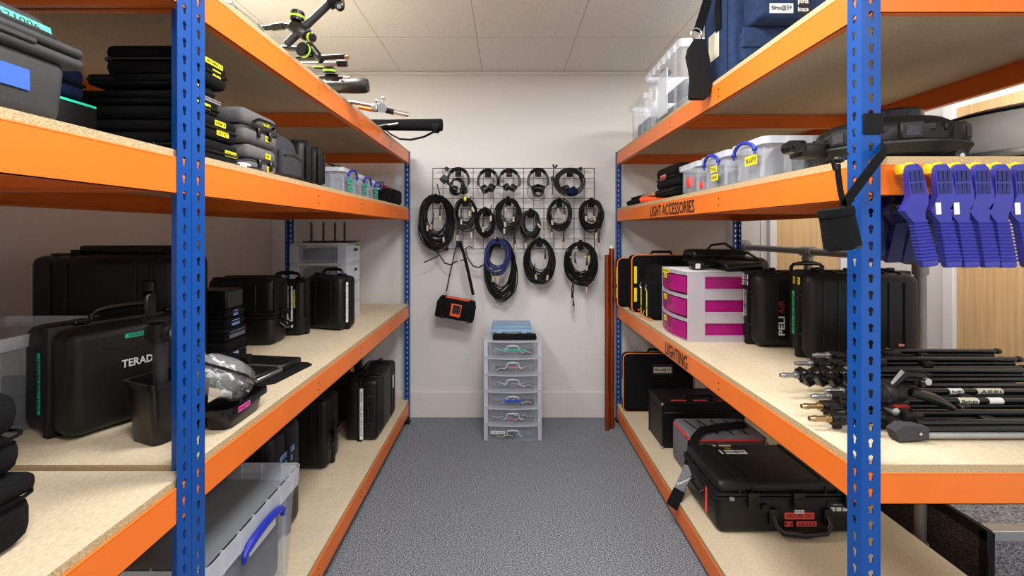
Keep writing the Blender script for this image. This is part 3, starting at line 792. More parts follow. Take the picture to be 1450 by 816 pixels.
# lettered case, turned towards the aisle
A = Vector((-1.090, 1.115)); yaw = 67
u = Vector((math.cos(R(yaw)), math.sin(R(yaw)))); v = Vector((-math.sin(R(yaw)), math.cos(R(yaw))))
Wc, Tc, Hc = .36, .235, .285
cen = A + u * Wc / 2 + v * Tc / 2
c = hard_case('black hard case with white lettering and green tape, nearest on the third left shelf', cen.x - Wc / 2, cen.x + Wc / 2, cen.y - Tc / 2, cen.y + Tc / 2, z, z + Hc, face='-y', yaw=yaw, split=.42, rad=.03, ribs=False)
def onface(cen, yaw, along, out, zz):
    uu = Vector((math.cos(R(yaw)), math.sin(R(yaw)))); vv = Vector((-math.sin(R(yaw)), math.cos(R(yaw))))
    p = cen + uu * along + vv * out; return (p.x, p.y, zz)
wtext(c, 'TERADEK', onface(cen, yaw, -.010, -Tc / 2 - .0035, z + .172), .106, .021, 'ink_white', yaw=yaw, bold=True, label='white letters')
tape(c, onface(cen, yaw, .0, -Tc / 2 - .0022, z + .246), .11, .012, 'teal_tape', 'TERADEK BOLT 6 KIT', yaw=yaw)
tape(c, onface(cen, yaw, -Wc / 2 + .004, .02, z + .135), .16, .013, 'teal_tape', 'TERADEK BOLT 6 KIT', yaw=yaw - 90, roll=90)
for s_ in (-1, 1):
    p = MB().ext(s_ * .115 - .008, s_ * .115 + .008, -.030, -.012, Hc + .006, Hc + .010, .001, 1); p.build('hasp_plate', 'copper', c)
# black tub behind it with a carbon-fibre grip standing in it
yaw = 67; cen = Vector((-.885, 1.19))
t = thing('plastic_tub', 'open black plastic tub beside the lettered case, behind the near post', 'tub', (cen.x, cen.y, z), (0, 0, R(yaw)))
MB().shell(-.075, .075, -.056, .056, 0, .150, .004, .015, .88).build('tub_body', 'black_gloss', t)
MB().shell(-.082, .082, -.062, .062, .142, .156, .006, .018, 1, floor=False).build('rim', 'black_gloss', t)
t = thing('camera_stabiliser', 'black carbon fibre camera stabiliser grip standing in the black tub', 'stabiliser', (-.875, 1.14, z + .005))
wpart('carbon_tube', MB().cyl((-.875, 1.14, z + .005), (-.875, 1.14, z + .255), .016, seg=20), 'carbon', t)
wpart('collar', MB().cyl((-.875, 1.14, z + .255), (-.875, 1.14, z + .30), .024, seg=20).ext(-.902, -.848, 1.12, 1.16, z + .262, z + .295, .005, 2), 'black_plastic', t)
wpart('head', MB().ext(-.905, -.845, 1.12, 1.16, z + .30, z + .315, .004, 2).ext(-.905, -.895, 1.125, 1.155, z + .31, z + .375, .003, 1).ext(-.905, -.905, 1.125, 1.155, z + .368, z + .38, .003, 1), 'black_gloss', t)
wpart('knob', MB().cyl((-.845, 1.14, z + .275), (-.828, 1.14, z + .275), .011, seg=14), 'dull_chrome', t)
# shallow black tray with a see-through wash bag of parts
t = thing('tray', 'shallow black tray with a pink label, at the front edge of the third left shelf', 'tray', (-.80, 1.265, z), (0, 0, 0))
wpart('tray_body', MB().shell(-.815, -.735, 1.19, 1.375, z, z + .055, .004, .02, .82), 'black_gloss', t)
wpart('rim', MB().shell(-.822, -.725, 1.18, 1.385, z + .045, z + .060, .008, .025, 1, floor=False), 'black_gloss', t)
tape(t, (-.7235, 1.245, z + .050), .055, .014, 'pink_tape', 'PARTS', yaw=90, label='pink label')
t = thing('clear_pouch', 'see-through vinyl pouch full of white leads and fittings, lying in the shallow black tray', 'pouch', (-.81, 1.265, z + .03))
M_ = Matrix.Translation((-.790, 1.262, z + .122)) @ Matrix.Rotation(R(20), 4, 'Z') @ Matrix.Rotation(R(-22), 4, 'X') @ Matrix.Rotation(R(22), 4, 'Y')
wpart('pouch_body', MB().box((0, 0, 0), (.135, .225, .105), .045, 4, M=M_), 'vinyl', t)
pts = []
for (sx, sy, a0) in ((1, 1, 0), (-1, 1, 90), (-1, -1, 180), (1, -1, 270)):
    for j in range(4):
        a = R(a0 + 30 * j); pts.append(M_ @ Vector(((.0675 - .04) * sx + .041 * math.cos(a), (.1125 - .04) * sy + .041 * math.sin(a), .018)))
wpart('piping', MB().tube(pts, .0035, 6, closed=True), 'black_gloss', t)
random.seed(11)
for k in range(20):
    pts = []; p = Vector((random.uniform(-.04, .04), random.uniform(-.08, .08), random.uniform(-.035, .03)))
    for j in range(9):
        p = p + Vector((random.uniform(-.02, .02), random.uniform(-.03, .03), random.uniform(-.008, .008)))
        p = Vector((max(-.055, min(.055, p.x)), max(-.095, min(.095, p.y)), max(-.042, min(.042, p.z)))); pts.append(M_ @ p)
    wpart('fitting', MB().tube(pts, .0035 + .001 * (k % 3), 6), ('white_label', 'cable_black', 'dull_chrome', 'white_label', 'black_gloss')[k % 5], t)
# small stack of battery boxes
x1 = -1.072; y0, y1 = 1.725, 1.835
t = thing('equipment_box', 'small black box with a grey end, topmost of the stack beside the very large case', 'box', (-1.16, 1.78, z + .231))
wpart('box_body', MB().ext(-1.25, x1, y0, y1, z + .231, z + .305, .004, 1), 'black_plastic', t)
wpart('end_panel', MB().ext(x1, x1 + .002, y0 + .008, y1 - .006, z + .238, z + .298, .001, 1), 'charcoal_fabric', t)
GS = 'small black pouches stacked on the third left shelf'
hs = [(0, .104, 'at the bottom of its stack, beside the very large case', (.03,)), (.105, .155, 'with a clear window on its end, in the stack of pouches', ()), (.156, .193, 'with a wide pale blue label, middle of the stack', (.02,)), (.194, .230, 'with a small blue label, just under the grey-ended box', (.018,))]
for i, (a, b_, lb, lab) in enumerate(hs):
    yy1 = y1 + (.03 if i < 2 else .012)
    c = soft_case('small black pouch ' + lb, -1.25, x1, y0, yy1, z + a, z + b_, rad=.010, zip_h=.6, group=GS, name='pouch')
    if lab: tape(c, (x1 + .0008, (y0 + y1) / 2 + .005, z + (a + b_) / 2), (.034, .0, .05, .030)[i], .020, 'pale_blue_tape', 'MCK' if i > 1 else None, yaw=90)
    else: tape(c, (x1 + .0008, (y0 + yy1) / 2, z + (a + b_) / 2), .10, .026, 'content_grey', None, yaw=90, label='clear window', name='window_pocket')
# top-opening case
c = hard_case('large black hard case with a horizontal split, in the middle of the third left shelf', -1.40, -1.078, 2.085, 2.245, z, z + .312, face='up+x', split=.55, rad=.03, latches=1, handle=False)
wpart('handle', MB().tube([(-1.070, 2.125, z + .10), (-1.050, 2.125, z + .085), (-1.048, 2.165, z + .082), (-1.050, 2.205, z + .085), (-1.070, 2.205, z + .10)], .009, 8), 'black_gloss', c)
c = hard_case('black hard case with white and yellow labels just behind the horizontally split case', -1.27, -1.028, 2.290, 2.405, z, z + .285, face='-y', rad=.022)
tape(c, (-1.100, 2.2885, z + .150), .21, .030, 'white_label', 'Sound Kit Basic 416', roll=90, label='long white handwritten label')
tape(c, (-1.072, 2.2885, z + .19), .09, .018, 'yellow_tape', 'SOUND', roll=90)
c = hard_case('black hard case with a white side label, farthest on the third left shelf', -1.116, -.876, 2.394, 2.529, z, z + .292, face='-y', yaw=-17, pivot=(-.876, 2.394), rad=.022, latches=2, split=.5)
tape(c, onface(Vector((-.876, 2.394)), -17, -.0055 + .006, .045, z + .150), .215, .018, 'white_label', 'Sennheiser 416 Boom Kit', yaw=-17 + 90, roll=90, label='long white handwritten label')
# clear drawers with the aerial rack
t = thing('drawer_tower', 'clear plastic drawer tower with a bright green label, under four upright black rods', 'drawers', (-1.09, 2.72, z))
dz = .466 / 4
for k in range(4):
    a = z + k * dz
    wpart('frame', MB().ext(-1.252, -.927, 2.60, 2.84, a + dz - .018, a + dz - .002, .004, 1).ext(-1.252, -1.20, 2.60, 2.61, a, a + dz - .018).ext(-.975, -.927, 2.60, 2.61, a, a + dz - .018).ext(-.929, -.927, 2.60, 2.84, a, a + dz - .018).ext(-1.252, -1.25, 2.60, 2.84, a, a + dz - .018), 'clear_rim', t)
    o = wpart('drawer', MB().shell(-1.235, -.935, 2.612, 2.83, a + .004, a + dz - .022, .002, .012, .98), 'clear_plastic', t)
    wpart('contents', MB().ext(-1.19, -.985, 2.63, 2.80, a + .012, a + dz - .035, .008, 2), 'content_dark', t)
tape(t, (-.9265, 2.80, z + .450), .075, .014, 'vivid_green', 'CLAPPER', yaw=90)
tape(t, (-.9265, 2.77, z + .42), .07, .016, 'ink', None, yaw=90, label='black strip'); tape(t, (-.9265, 2.77, z + .30), .05, .016, 'ink', None, yaw=90, label='black strip')
t = thing('aerial_rack', 'flat black base with four upright black rods on top of the clear drawer tower', 'rack', (-1.07, 2.70, z + .467))
wpart('base', MB().ext(-1.19, -.90, 2.63, 2.78, z + .467, z + .475, .002, 1), 'black_plastic', t)
for px in (441, 458, 474.5, 488):
    X = (px - VX) * 2.68 / F
    wpart('rod', MB().cyl((X, 2.68, z + .475), (X, 2.68, z + .582), .0065, seg=12).cyl((X, 2.68, z + .582), (X, 2.68, z + .590), .0035, seg=8), 'black_gloss', t)
# flat prompter: hinged slabs on a mat
yaw = -9; P0 = Vector((-.96, 1.70))
t = thing('teleprompter', 'folded flat black prompter unit lying on its mat on the third left shelf', 'prompter', (P0.x, P0.y, z), (0, 0, R(yaw)))
MB().prism([(-.15, -.135), (.12, -.15), (.17, -.10), (.17, .12), (.14, .14), (-.15, .14)], .0, .006, 'xy').build('mat', 'black_matte', t)
MB().ext(-.15, .115, -.135, -.010, .007, .032, .004, 1).build('panel', 'black_plastic', t)
MB().ext(-.15, .125, .002, .12, .007, .032, .004, 1).build('panel', 'black_plastic', t)
MB().cyl((-.10, -.004, .028), (.12, -.004, .028), .006, seg=10).build('hinge', 'dull_chrome', t)
MB().ext(.112, .124, -.13, .115, .008, .022, .002, 1).build('side_rail', 'dull_chrome', t)
MB().ext(-.12, .00, -.06, -.005, .033, .060, .008, 2).cyl((-.10, -.035, .065), (.02, -.035, .065), .016, seg=14).build('mounting_bracket', 'black_matte', t)

# ---- bottom shelf
z = zL4
c = hard_case('black hard case with a white vertical label, farthest on the bottom left shelf', -.955, -.765, 2.656, 3.12, z, z + .365, face='+x', rad=.025, split=.55)
tape(c, (-.855, 2.6535, z + .165), .30, .020, 'white_label', 'BOOM MIC KIT 416 - MK600', roll=-90, label='long white printed label')
tape(c, (-.7625, 3.03, z + .235), .035, .085, 'white_label', None, yaw=90, label='small pale sticker')
wpart('side_handle', MB().tube([(-.81, 2.652, z + .10), (-.81, 2.635, z + .11), (-.81, 2.635, z + .22), (-.81, 2.652, z + .23)], .006, 8), 'black_gloss', c)
c = hard_case('black hard case standing on end in the middle of the bottom left shelf', -1.22, -.925, 2.333, 2.515, z, z + .37, face='-y', rad=.03, handle=False, latches=0)
wpart('latch', MB().ext(-.926, -.905, 2.38, 2.47, z + .150, z + .19, .006, 2), 'black_gloss', c)
wpart('handle', MB().tube([(-.925, 2.37, z + .13), (-.905, 2.37, z + .14), (-.90, 2.37, z + .21), (-.905, 2.37, z + .24), (-.925, 2.37, z + .25)], .007, 8), 'black_gloss', c)
c = hard_case('black hard case with two pale blue labels beside the big clear crate', -1.19, -.890, 1.735, 1.965, z, z + .445, face='-y', rad=.03, handle=False, latches=0)
tape(c, (-.8945, 1.84, z + .335), .12, .022, 'pale_blue_tape', 'GRIP KIT', yaw=90); tape(c, (-.8945, 1.855, z + .300), .06, .022, 'pale_blue_tape', 'SPARE', yaw=90)
wpart('latch', MB().ext(-.893, -.872, 1.82, 1.88, z + .165, z + .24, .005, 2), 'black_gloss', c)
c = hard_case('tall black hard case with a yellow sticker, back corner of the bottom left shelf', -1.27, -.975, 2.93, 3.10, z, z + .46, face='-y', rad=.025, handle=False)
tape(c, (-1.015, 2.9285, z + .345), .045, .030, 'yellow_tape', 'KIT')
c = clear_box('big clear lidded crate with a bright blue handle, nearest on the bottom left shelf', -1.33, -.750, 1.125, 1.655, z, z + .393, handle='+x', rim=.065, hlen=.11, content=None, hr=1.9)
k_ = MB().ext(-.262, .240, -.235, .235, .01, .372, .06, 5); o = tag(k_.build('foam_case', 'hole_dark'), 'dark grey padded case filling the big clear lidded crate', 'case'); o.location = c.location
tape(c, (-.755, 1.40, z + .30), .15, .035, 'white_label', None, yaw=90, label='white paper strip')

# ---- top shelf: grip arms and stands poking over the aisle
z = zL1
def knob(c, ax, r=.026, ring=True, root=None, L=.035):
    c = Vector(c); ax = Vector(ax).normalized()
    a = wpart('knob', MB().cyl(c - ax * L / 2, c + ax * L / 2, r, seg=20).cyl(c + ax * L / 2, c + ax * (L / 2 + .004), r * .85, seg=20), 'black_gloss', root)
    if ring:
        MB_ = MB().cyl(c - ax * .004, c + ax * .003, r * 1.04, seg=20); o = wpart('knob_ring', MB_, 'lime_ring', root)
    return a
def rod(root, pts, r, mat='black_gloss', name='rod', seg=12): return wpart(name, MB().tube(pts, r, seg), mat, root)
Y = 1.50
t = thing('grip_arm', 'black grip arm with lime-ringed knobs and a long pole rising over the aisle', 'grip arm', (-.95, Y, z))
rod(t, [(-1.25, Y + .02, z + .03), (-.78, Y, z + .03)], .012, 'carbon')
rod(t, [tuple(at(405, 64, Y)), tuple(at(484, -12, Y))], .0125, 'carbon', 'pole')
rod(t, [(-.95, Y, z + .075), tuple(at(376, 40, Y)), tuple(at(413, 36, Y))], .0085)
wpart('spigot_collar', MB().cyl(at(386, 39, Y), at(402, 37, Y), .012, seg=12), 'black_gloss', t)
p = at(424, 42, Y); wpart('clamp_body', MB().box(p, (.075, .03, .045), .012, 3, M=Matrix.Translation(p) @ Matrix.Rotation(R(35), 4, 'Y') @ Matrix.Translation(-p)), 'black_gloss', t)
knob(at(421, 24, Y), (0.1, 0, 1), .022, root=t, L=.028); knob(at(440, 53, Y - .01), (1, -.3, -.25), .014, root=t, L=.02)
wpart('clamp_head', MB().cyl(at(466, 2, Y), at(484, -3, Y), .026, seg=18).sphere(at(481, 9, Y - .02), .016), 'black_gloss', t)
wpart('bolt', MB().cyl(at(480, 9, Y - .045), at(480, 9, Y - .02), .007, seg=12), 'chrome', t)
Y = 1.70
t = thing('grip_arm', 'black gobo arm with a big round knob seen end-on, second of the grip arms', 'grip arm', (-.85, Y, z))
rod(t, [(-1.2, Y, z + .03), tuple(at(402, 68, Y)), tuple(at(428, 70, Y))], .010); rod(t, [tuple(at(420, 83, Y)), tuple(at(488, 80, Y))], .0095)
rod(t, [tuple(at(425, 91, Y + .03)), tuple(at(490, 90, Y + .03))], .0085, 'steel_tube'); wpart('rod_tip', MB().cyl(at(486, 81, Y), at(494, 81, Y), .007, seg=12), 'brass', t)
wpart('end_cap', MB().cyl(at(478, 90, Y + .03), at(491, 90, Y + .03), .013, seg=14), 'black_gloss', t)
knob(at(430, 71, Y - .02), (-.25, -1, 0), .026, root=t, L=.02)
a = at(436, 64, Y); b_ = at(456, 86, Y); wpart('clamp_body', MB().tube([a, b_], [.020, .014], 10), 'black_gloss', t)
wpart('clamp_slot', MB().tube([at(441, 66, Y - .021), at(450, 78, Y - .021)], .003, 6), 'dull_chrome', t)
Y = 1.83
t = thing('grip_arm', 'small black grip arm with two lime-ringed knobs, third along the top left shelf', 'grip arm', (-.85, Y, z))
rod(t, [(-1.15, Y, z + .03), tuple(at(453, 110, Y)), tuple(at(486, 110, Y))], .0075); wpart('rod_tip', MB().cyl(at(484, 110, Y), at(495, 110, Y), .005, seg=12), 'chrome', t)
knob(at(450, 94, Y - .02), (0, -.3, 1), .018, root=t, L=.022); knob(at(466, 100, Y - .02), (0, -.2, 1), .023, root=t, L=.018)
wpart('clamp_body', MB().box(at(466, 92, Y), (.03, .02, .03), .006, 2).box(at(470, 110, Y), (.055, .022, .028), .006, 2), 'black_gloss', t)
wpart('wing_screw', MB().sphere(at(485, 114, Y), .008), 'dull_chrome', t)
Y = 1.98
t = thing('stand_bag', 'short black leatherette tube bag poking over the aisle between the grip arms', 'bag', (-.9, Y, z))
prof = [(0, 0), (.024, .001), (.029, .012), (.0295, .10), (.029, .30), (.031, .44), (.033, .52), (.033, .545), (.028, .56), (0, .562)]
M_ = Matrix.Translation((-1.17, Y, z + .034)) @ Matrix.Rotation(R(-1.5), 4, 'Y')
wpart('bag_body', MB().lathe(prof, axis='x', seg=20), 'black_leather', t)
t.children[0].matrix_basis = basis(t).inverted() @ M_ @ basis(t)
Y = 2.08
t = thing('gobo_arm', 'chrome gobo arm with a grip head and T-handles poking over the aisle', 'grip arm', (-.85, Y, z))
rod(t, [(-1.25, Y, z + .02), tuple(at(500, 145, Y)), tuple(at(532, 151, Y))], .0085, 'dull_chrome'); rod(t, [tuple(at(508, 152, Y + .03)), tuple(at(530, 156, Y + .03))], .009, 'orange_piping', 'orange_sleeve')
wpart('grip_head', MB().cyl(at(541, 153, Y - .025), at(541, 153, Y + .02), .021, seg=20).box(at(531, 153, Y), (.03, .03, .034), .006, 2), 'dull_chrome', t)
wpart('socket', MB().cyl(at(546, 156, Y), at(558, 159, Y), .013, seg=16), 'black_gloss', t)
wpart('rod_end', MB().cyl(at(556, 158, Y), at(579, 163, Y), .0105, seg=16), 'chrome', t)
wpart('t_handle', MB().cyl(at(540, 152, Y - .01), at(542.5, 140, Y - .01), .004, seg=10).sphere(at(542.5, 139, Y - .01), .009), 'chrome', t)
wpart('t_handle', MB().cyl(at(536, 152, Y - .02), at(534, 143, Y - .02), .004, seg=10).sphere(at(534, 143, Y - .02), .010), 'dull_chrome', t)
Y = 2.66
t = thing('tripod_bag', 'long black padded tripod bag with a hanging strap, farthest over the aisle', 'bag', (-.8, Y, z))
prof = [(0, 0), (.028, .002), (.032, .015), (.033, .2), (.032, .40), (.034, .52), (.0345, .60), (.036, .70), (.030, .705), (0, .706)]
wpart('bag_body', MB().lathe(prof, c=(-1.085, Y, z + .036), axis='x', seg=20), 'black_fabric', t)
wpart('strap', MB().tube([at(618, 184, Y - .03), at(612, 188, Y - .03), at(600, 194, Y - .03), at(582, 198, Y - .03), at(566, 197, Y - .03), at(553, 190, Y - .03), at(545, 183, Y - .03)], 0, flat=(.004, .010), up=(0, -1, 0)), 'black_fabric', t)
wpart('strap_patch', MB().cyl(at(613, 179, Y), at(622, 180, Y), .0375, seg=20), 'black_matte', t)
rod(t, [at(533, 180, Y - .05), at(549, 177, Y - .05)], .012, 'black_gloss', 'tripod_head'); rod(t, [at(549, 177, Y - .05), at(564, 175, Y - .05)], .007, 'dull_chrome', 'tripod_spigot')
t = thing('cord_loop', 'thin grey cord with a loop dangling over the top left beam', 'cord', (-.72, 1.2, z))
Y = 1.24
pts = [(-.95, Y - .1, z + .006), (-.76, 1.16, z + .008), tuple(at(331, 6, 1.30)), tuple(at(328, 2, 1.26)), tuple(at(335, 12, 1.26)), tuple(at(348, 22, 1.32)), tuple(at(360, 32, 1.38)), tuple(at(371, 41, 1.44)), tuple(at(377, 50, 1.43)), tuple(at(380, 54, 1.44)), tuple(at(374, 44, 1.46)), tuple(at(366, 34, 1.46))]
wpart('cord', MB().tube(pts, .0035, 6), 'dull_chrome', t)
# ================================================================== BACK WALL
YW = 3.37
t = thing('wire_grid_panel', 'black wire grid panel on the back wall holding headphones and coiled cables', 'grid panel', (0, YW, CH))
gx0, gz1 = (613 - VX) * YW / F, CH - (238.5 - VY) * YW / F
NX, NZ_, GP = 16, 8, .0752
gx1, gz0 = gx0 + NX * GP, gz1 - NZ_ * GP
b = MB()
for i in range(NX + 1): b.cyl((gx0 + i * GP, YW, gz0), (gx0 + i * GP, YW, gz1), .0021 if 0 < i < NX else .003, seg=6)
wpart('upright_wires', b, 'grid_black', t)
b = MB()
for j in range(NZ_ + 1): b.cyl((gx0, YW - .004, gz0 + j * GP), (gx1, YW - .004, gz0 + j * GP), .0021 if 0 < j < NZ_ else .003, seg=6)
wpart('cross_wires', b, 'grid_black', t)
for (x, z_) in ((gx0 + .1, gz1), (gx1 - .1, gz1), (gx0 + .1, gz0), (gx1 - .1, gz0)):
    wpart('wall_bracket', MB().ext(x - .012, x + .012, YW, YB - .0005, z_ - .012, z_ + .012, .003, 1), 'grid_black', t)
def hook(px, py, w_=.046, h_=.050):
    p = at(px, py, YW - .01)
    wpart('hook', MB().ext(p.x - w_ / 2, p.x + w_ / 2, YW - .012, YW - .005, p.z - h_ / 2, p.z + h_ / 2, .002, 1).tube([(p.x, YW - .012, p.z), (p.x, YW - .10, p.z - .004), (p.x, YW - .125, p.z + .010)], .005, 8), 'black_plastic', t)
for px, py in ((649, 246), (691, 247), (721, 246), (762, 246), (807, 246), (619, 284), (659, 288), (688, 302), (720, 287), (751, 304), (792, 289), (837, 289), (650, 346), (705, 346), (764, 345), (822, 348)): hook(px, py)
for k, (pa) in enumerate((((600, 372), (622, 361), (616, 354), (618, 350)), ((652, 369), (662, 365), (659, 352), (664, 349)))):
    P_ = [at(pa[0][0], pa[0][1], YW - .10), at(pa[1][0] - 4, pa[1][1] + 3, YW - .09), at(pa[1][0], pa[1][1], YW - .04), at(pa[2][0], pa[2][1], YW - .02), at(pa[3][0], pa[3][1], YW - .02), at(pa[3][0] + 5, pa[3][1] + 2, YW - .03)]
    wpart('wire_hook', MB().tube(P_, .0045, 8), 'grid_black', t)
    Q_ = [at(pa[1][0], pa[1][1], YW - .04), at(pa[1][0] + 8, pa[1][1] + 12, YW - .05), at(pa[1][0] + 16, pa[1][1] + 14, YW - .07), at(pa[1][0] + 25, pa[1][1] + 9, YW - .09)]
    wpart('wire_hook', MB().tube(Q_, .0055, 8), 'grid_black', t)

def plug(root, px, py, Y, L=16, tilt=0.0, mat='nickel', band=None):
    """XLR plug hanging at the end of a lead; L is its length seen"""
    a = at(px, py, Y); s_ = Y / F; d_ = Vector((math.sin(tilt), 0, -math.cos(tilt)))
    wpart('plug', MB().cyl(a, a + d_ * L * .45 * s_, .0048, .0085, seg=10), 'black_gloss', root)
    wpart('plug_sleeve', MB().cyl(a + d_ * L * .45 * s_, a + d_ * L * s_, .0088, seg=12), mat, root)
    if band: wpart('band', MB().cyl(a + d_ * L * .36 * s_, a + d_ * L * .45 * s_, .0090, seg=12), band, root)
def coil(label, cx, cy, rx, ry, n, r=.0042, mat='cable_black', seed=1, tails=(), plugs=(), band=None, inner=.72, Yc=None, tie='black_fabric', extra=None):
    """cx.. in picture units, hung by its top on a hook"""
    rnd = random.Random(seed); Y = Yc or YW - .065
    s_ = Y / F; c = at(cx, cy, Y); top = c.z + ry * s_
    t = thing('cable_coil', label, 'cable', (c.x, Y, c.z))
    b = MB()
    n = int(n * 1.9)
    for k in range(n):
        f = inner + (1 - inner) * (k / max(1, n - 1)) ** .8
        ax = rx * s_ * f * rnd.uniform(.93, 1.03); az = ry * s_ * (f ** .9) * rnd.uniform(.95, 1.03)
        ox = rnd.uniform(-.006, .006); tz = top - rnd.uniform(0, .022) - (1 - f) * .02; oy = rnd.uniform(-.028, .028)
        tw = rnd.uniform(-.18, .18); ph = rnd.uniform(0, 6.28); pts = []
        N = 30
        for i in range(N):
            a = 2 * PI * i / N
            w_ = 1 + .03 * math.sin(3 * a + ph)
            x = ax * math.cos(a) * w_; zz = az * math.sin(a) * w_
            x2 = x * math.cos(tw) - zz * math.sin(tw) * .5
            pts.append((c.x + ox + x2, Y + oy + .012 * math.sin(a + ph), tz - az + zz))
        b.tube(pts, r, 6, closed=True)
    wpart('cable', b, mat, t)
    wpart('tie', MB().box((c.x, Y, top - .006), (.020, .075, .034), .008, 2), tie, t)
    for i, (x0_, y0_, x1_, y1_) in enumerate(tails):
        a, e = at(x0_, y0_, Y - .02), at(x1_, y1_, Y - .015)
        wpart('tail', MB().tube([a, a.lerp(e, .35) + Vector((.006, 0, 0)), a.lerp(e, .7) - Vector((.003, 0, 0)), e], r, 6), mat, t)
        plug(t, x1_, y1_, Y - .015, 15, rnd.uniform(-.1, .1))
    for (px, py, tl) in plugs:
        a = at(px, py, Y - .035)
        wpart('tail', MB().tube([a + Vector((.004, .01, .05)), a + Vector((0, 0, .02)), a], r, 6), mat, t)
        plug(t, px, py, Y - .035, 13, tl)
    return t
G = 'coiled leads hung on the wire grid'
coil('thickest coil of black cable, hung at the left end of the wire grid', 618, 315, 25, 38, 20, seed=1, plugs=((604, 314, .1), (623, 300, .0), (613, 312, -.3), (628, 330, 0)), inner=.60, r=.0045)
wpart('aerial', MB().cyl(at(619, 261, 3.33), at(623, 276, 3.33), .004, seg=8), 'black_gloss', thing('whip_aerial', 'thin black whip aerial sticking up behind the thickest cable coil', 'aerial', tuple(at(623, 276, 3.33))))
c = coil('round coil of black cable with a yellow tie, right of the thickest coil', 659, 303, 16, 22, 10, seed=2, tails=((647, 318, 648, 326), (668, 320, 667, 322)), plugs=((666, 288, .4), (665, 293, 0), (653, 305, 0)), tie='yellow_tape', inner=.68)
coil('small coil of black cable hung low between the yellow-tied and the central coils', 687, 315, 13.5, 20, 9, seed=3, plugs=((684, 316, 0), (695, 300, 0)), inner=.66)
coil('oval coil of black cable under the headphones with the pink-marked hook', 720, 305, 18.5, 25, 14, seed=4, plugs=((713, 309, .2), (727, 301, 0), (716, 288, 0), (714, 318, 0)), tails=((728, 328, 729, 339), (742, 334, 744, 337)), inner=.62)
coil('small sagging coil of black cable right of the oval central coil', 751, 317, 14, 20, 10, seed=5, plugs=((758, 312, .6),), inner=.66)
coil('loose round coil of black cable under the coiled headset', 792, 303, 17.5, 21, 8, seed=6, plugs=((781, 306, .1), (799, 298, 0), (788, 290, .3)), tails=((779, 312, 781, 322), (800, 320, 798, 336)), inner=.78)
coil('coil of black cable at the right end of the grid, with a dangling plug', 837, 304, 17.5, 22, 12, seed=7, plugs=((830, 300, 0), (841, 300, .1)), tails=((852, 308, 848, 337), (846, 318, 845, 323)), inner=.66)
c = coil('long coil of black cable hanging behind the blue one', 709, 382, 23, 43, 12, seed=8, r=.0043, inner=.74, Yc=3.315)
c = coil('coil of blue cable hung over the long black one', 704, 363, 18.5, 25, 9, seed=9, mat='cable_dark_blue', inner=.72, Yc=3.25)
plug(c, 704, 384, 3.22, 17, .05, band='red_trim'); plug(c, 698, 386, 3.22, 13, 0, band='green_tape')
coil('oval coil of black cable hung low, just right of the blue coil', 764, 370, 22, 32, 14, seed=10, plugs=((757, 383, .2), (772, 361, 0), (777, 384, -.2)), inner=.66)
c = coil('coil of black cable with two long plugs dangling, lowest right on the wire grid', 822, 371, 23.5, 29, 14, seed=11, plugs=((814, 367, .2), (834, 356, 0), (831, 370, 0)), tails=((811, 392, 810, 415), (811, 400, 812, 426), (833, 395, 832, 400)), inner=.66)
wpart('yellow_band', MB().box(at(829, 364, 3.27), (.016, .012, .012), .003, 1), 'yellow_tape', c); wpart('yellow_band', MB().box(at(808, 364, 3.27), (.010, .012, .010), .003, 1), 'yellow_tape', c)

def headphones(label, px, py, rx, ry, cups, open_=1.0, seed=1, blk=None, cord=True, group=None):
    Y = YW - .07; s_ = Y / F; c = at(px, py, Y)
    t = thing('headphones', label, 'headphones', (c.x, Y, c.z))
    pts = []
    for k in range(19):
        a = R(-18 + 216 * k / 18); pts.append((c.x + rx * s_ * math.cos(a), Y, c.z + ry * s_ * math.sin(a)))
    wpart('headband', MB().tube(pts, 0, flat=(.010, .0035), up=(0, 1, 0)), 'black_gloss', t)
    wpart('headband_pad', MB().tube(pts[5:14], 0, flat=(.012, .006), up=(0, 1, 0)), 'black_fabric', t)
    for (cx_, cy_, ang, r_) in cups:
        p = at(cx_, cy_, Y); ax = Vector((math.cos(R(ang)), -.35, math.sin(R(ang)))).normalized()
        wpart('ear_cup', MB().cyl(p - ax * .012, p + ax * .010, r_, r_ * .92, seg=22), 'black_gloss', t)
        wpart('ear_pad', MB().cyl(p - ax * .026, p - ax * .010, r_ * .96, r_ * 1.02, seg=22), 'black_leather', t)
        e = min((pts[0], pts[-1]), key=lambda q: (Vector(q) - p).length)
        wpart('yoke', MB().tube([e, Vector(e).lerp(p, .5) + Vector((0, -.01, 0)), p + ax * .008], .004, 8), 'black_gloss', t)
    return t
h1 = headphones('headphones with a thick bundle of leads wound round them, first on the wire grid', 649, 256, 15, 17, ((642, 268, 160, .030), (658, 269, 20, .030)))
rnd = random.Random(5); b = MB()
for k in range(12):
    pts = []
    for i in range(22):
        a = 2 * PI * i / 22; pts.append(at(647 + rnd.uniform(-1, 1) + 9 * math.cos(a), 264 + 11 * math.sin(a) + rnd.uniform(-.6, .6), 3.27 + .03 * math.sin(a + k)))
    b.tube([p + Vector((rnd.uniform(-.004, .004) + .004 * (k - 6) * .4, .004 * (k % 4), .003 * (k - 6) * .5)) for p in pts], .0028, 6, closed=True)
wpart('lead', b, 'cable_black', h1)
p = at(629, 254, 3.28); wpart('belt_pack', MB().box(p, (.055, .02, .055), .006, 2, M=Matrix.Translation(p) @ Matrix.Rotation(R(45), 4, 'Y') @ Matrix.Translation(-p)), 'black_plastic', h1)
headphones('headphones with both ear cups tilted inward, second along the top of the wire grid', 691, 257, 14, 16, ((685, 269, 215, .034), (697, 267, -30, .032)))
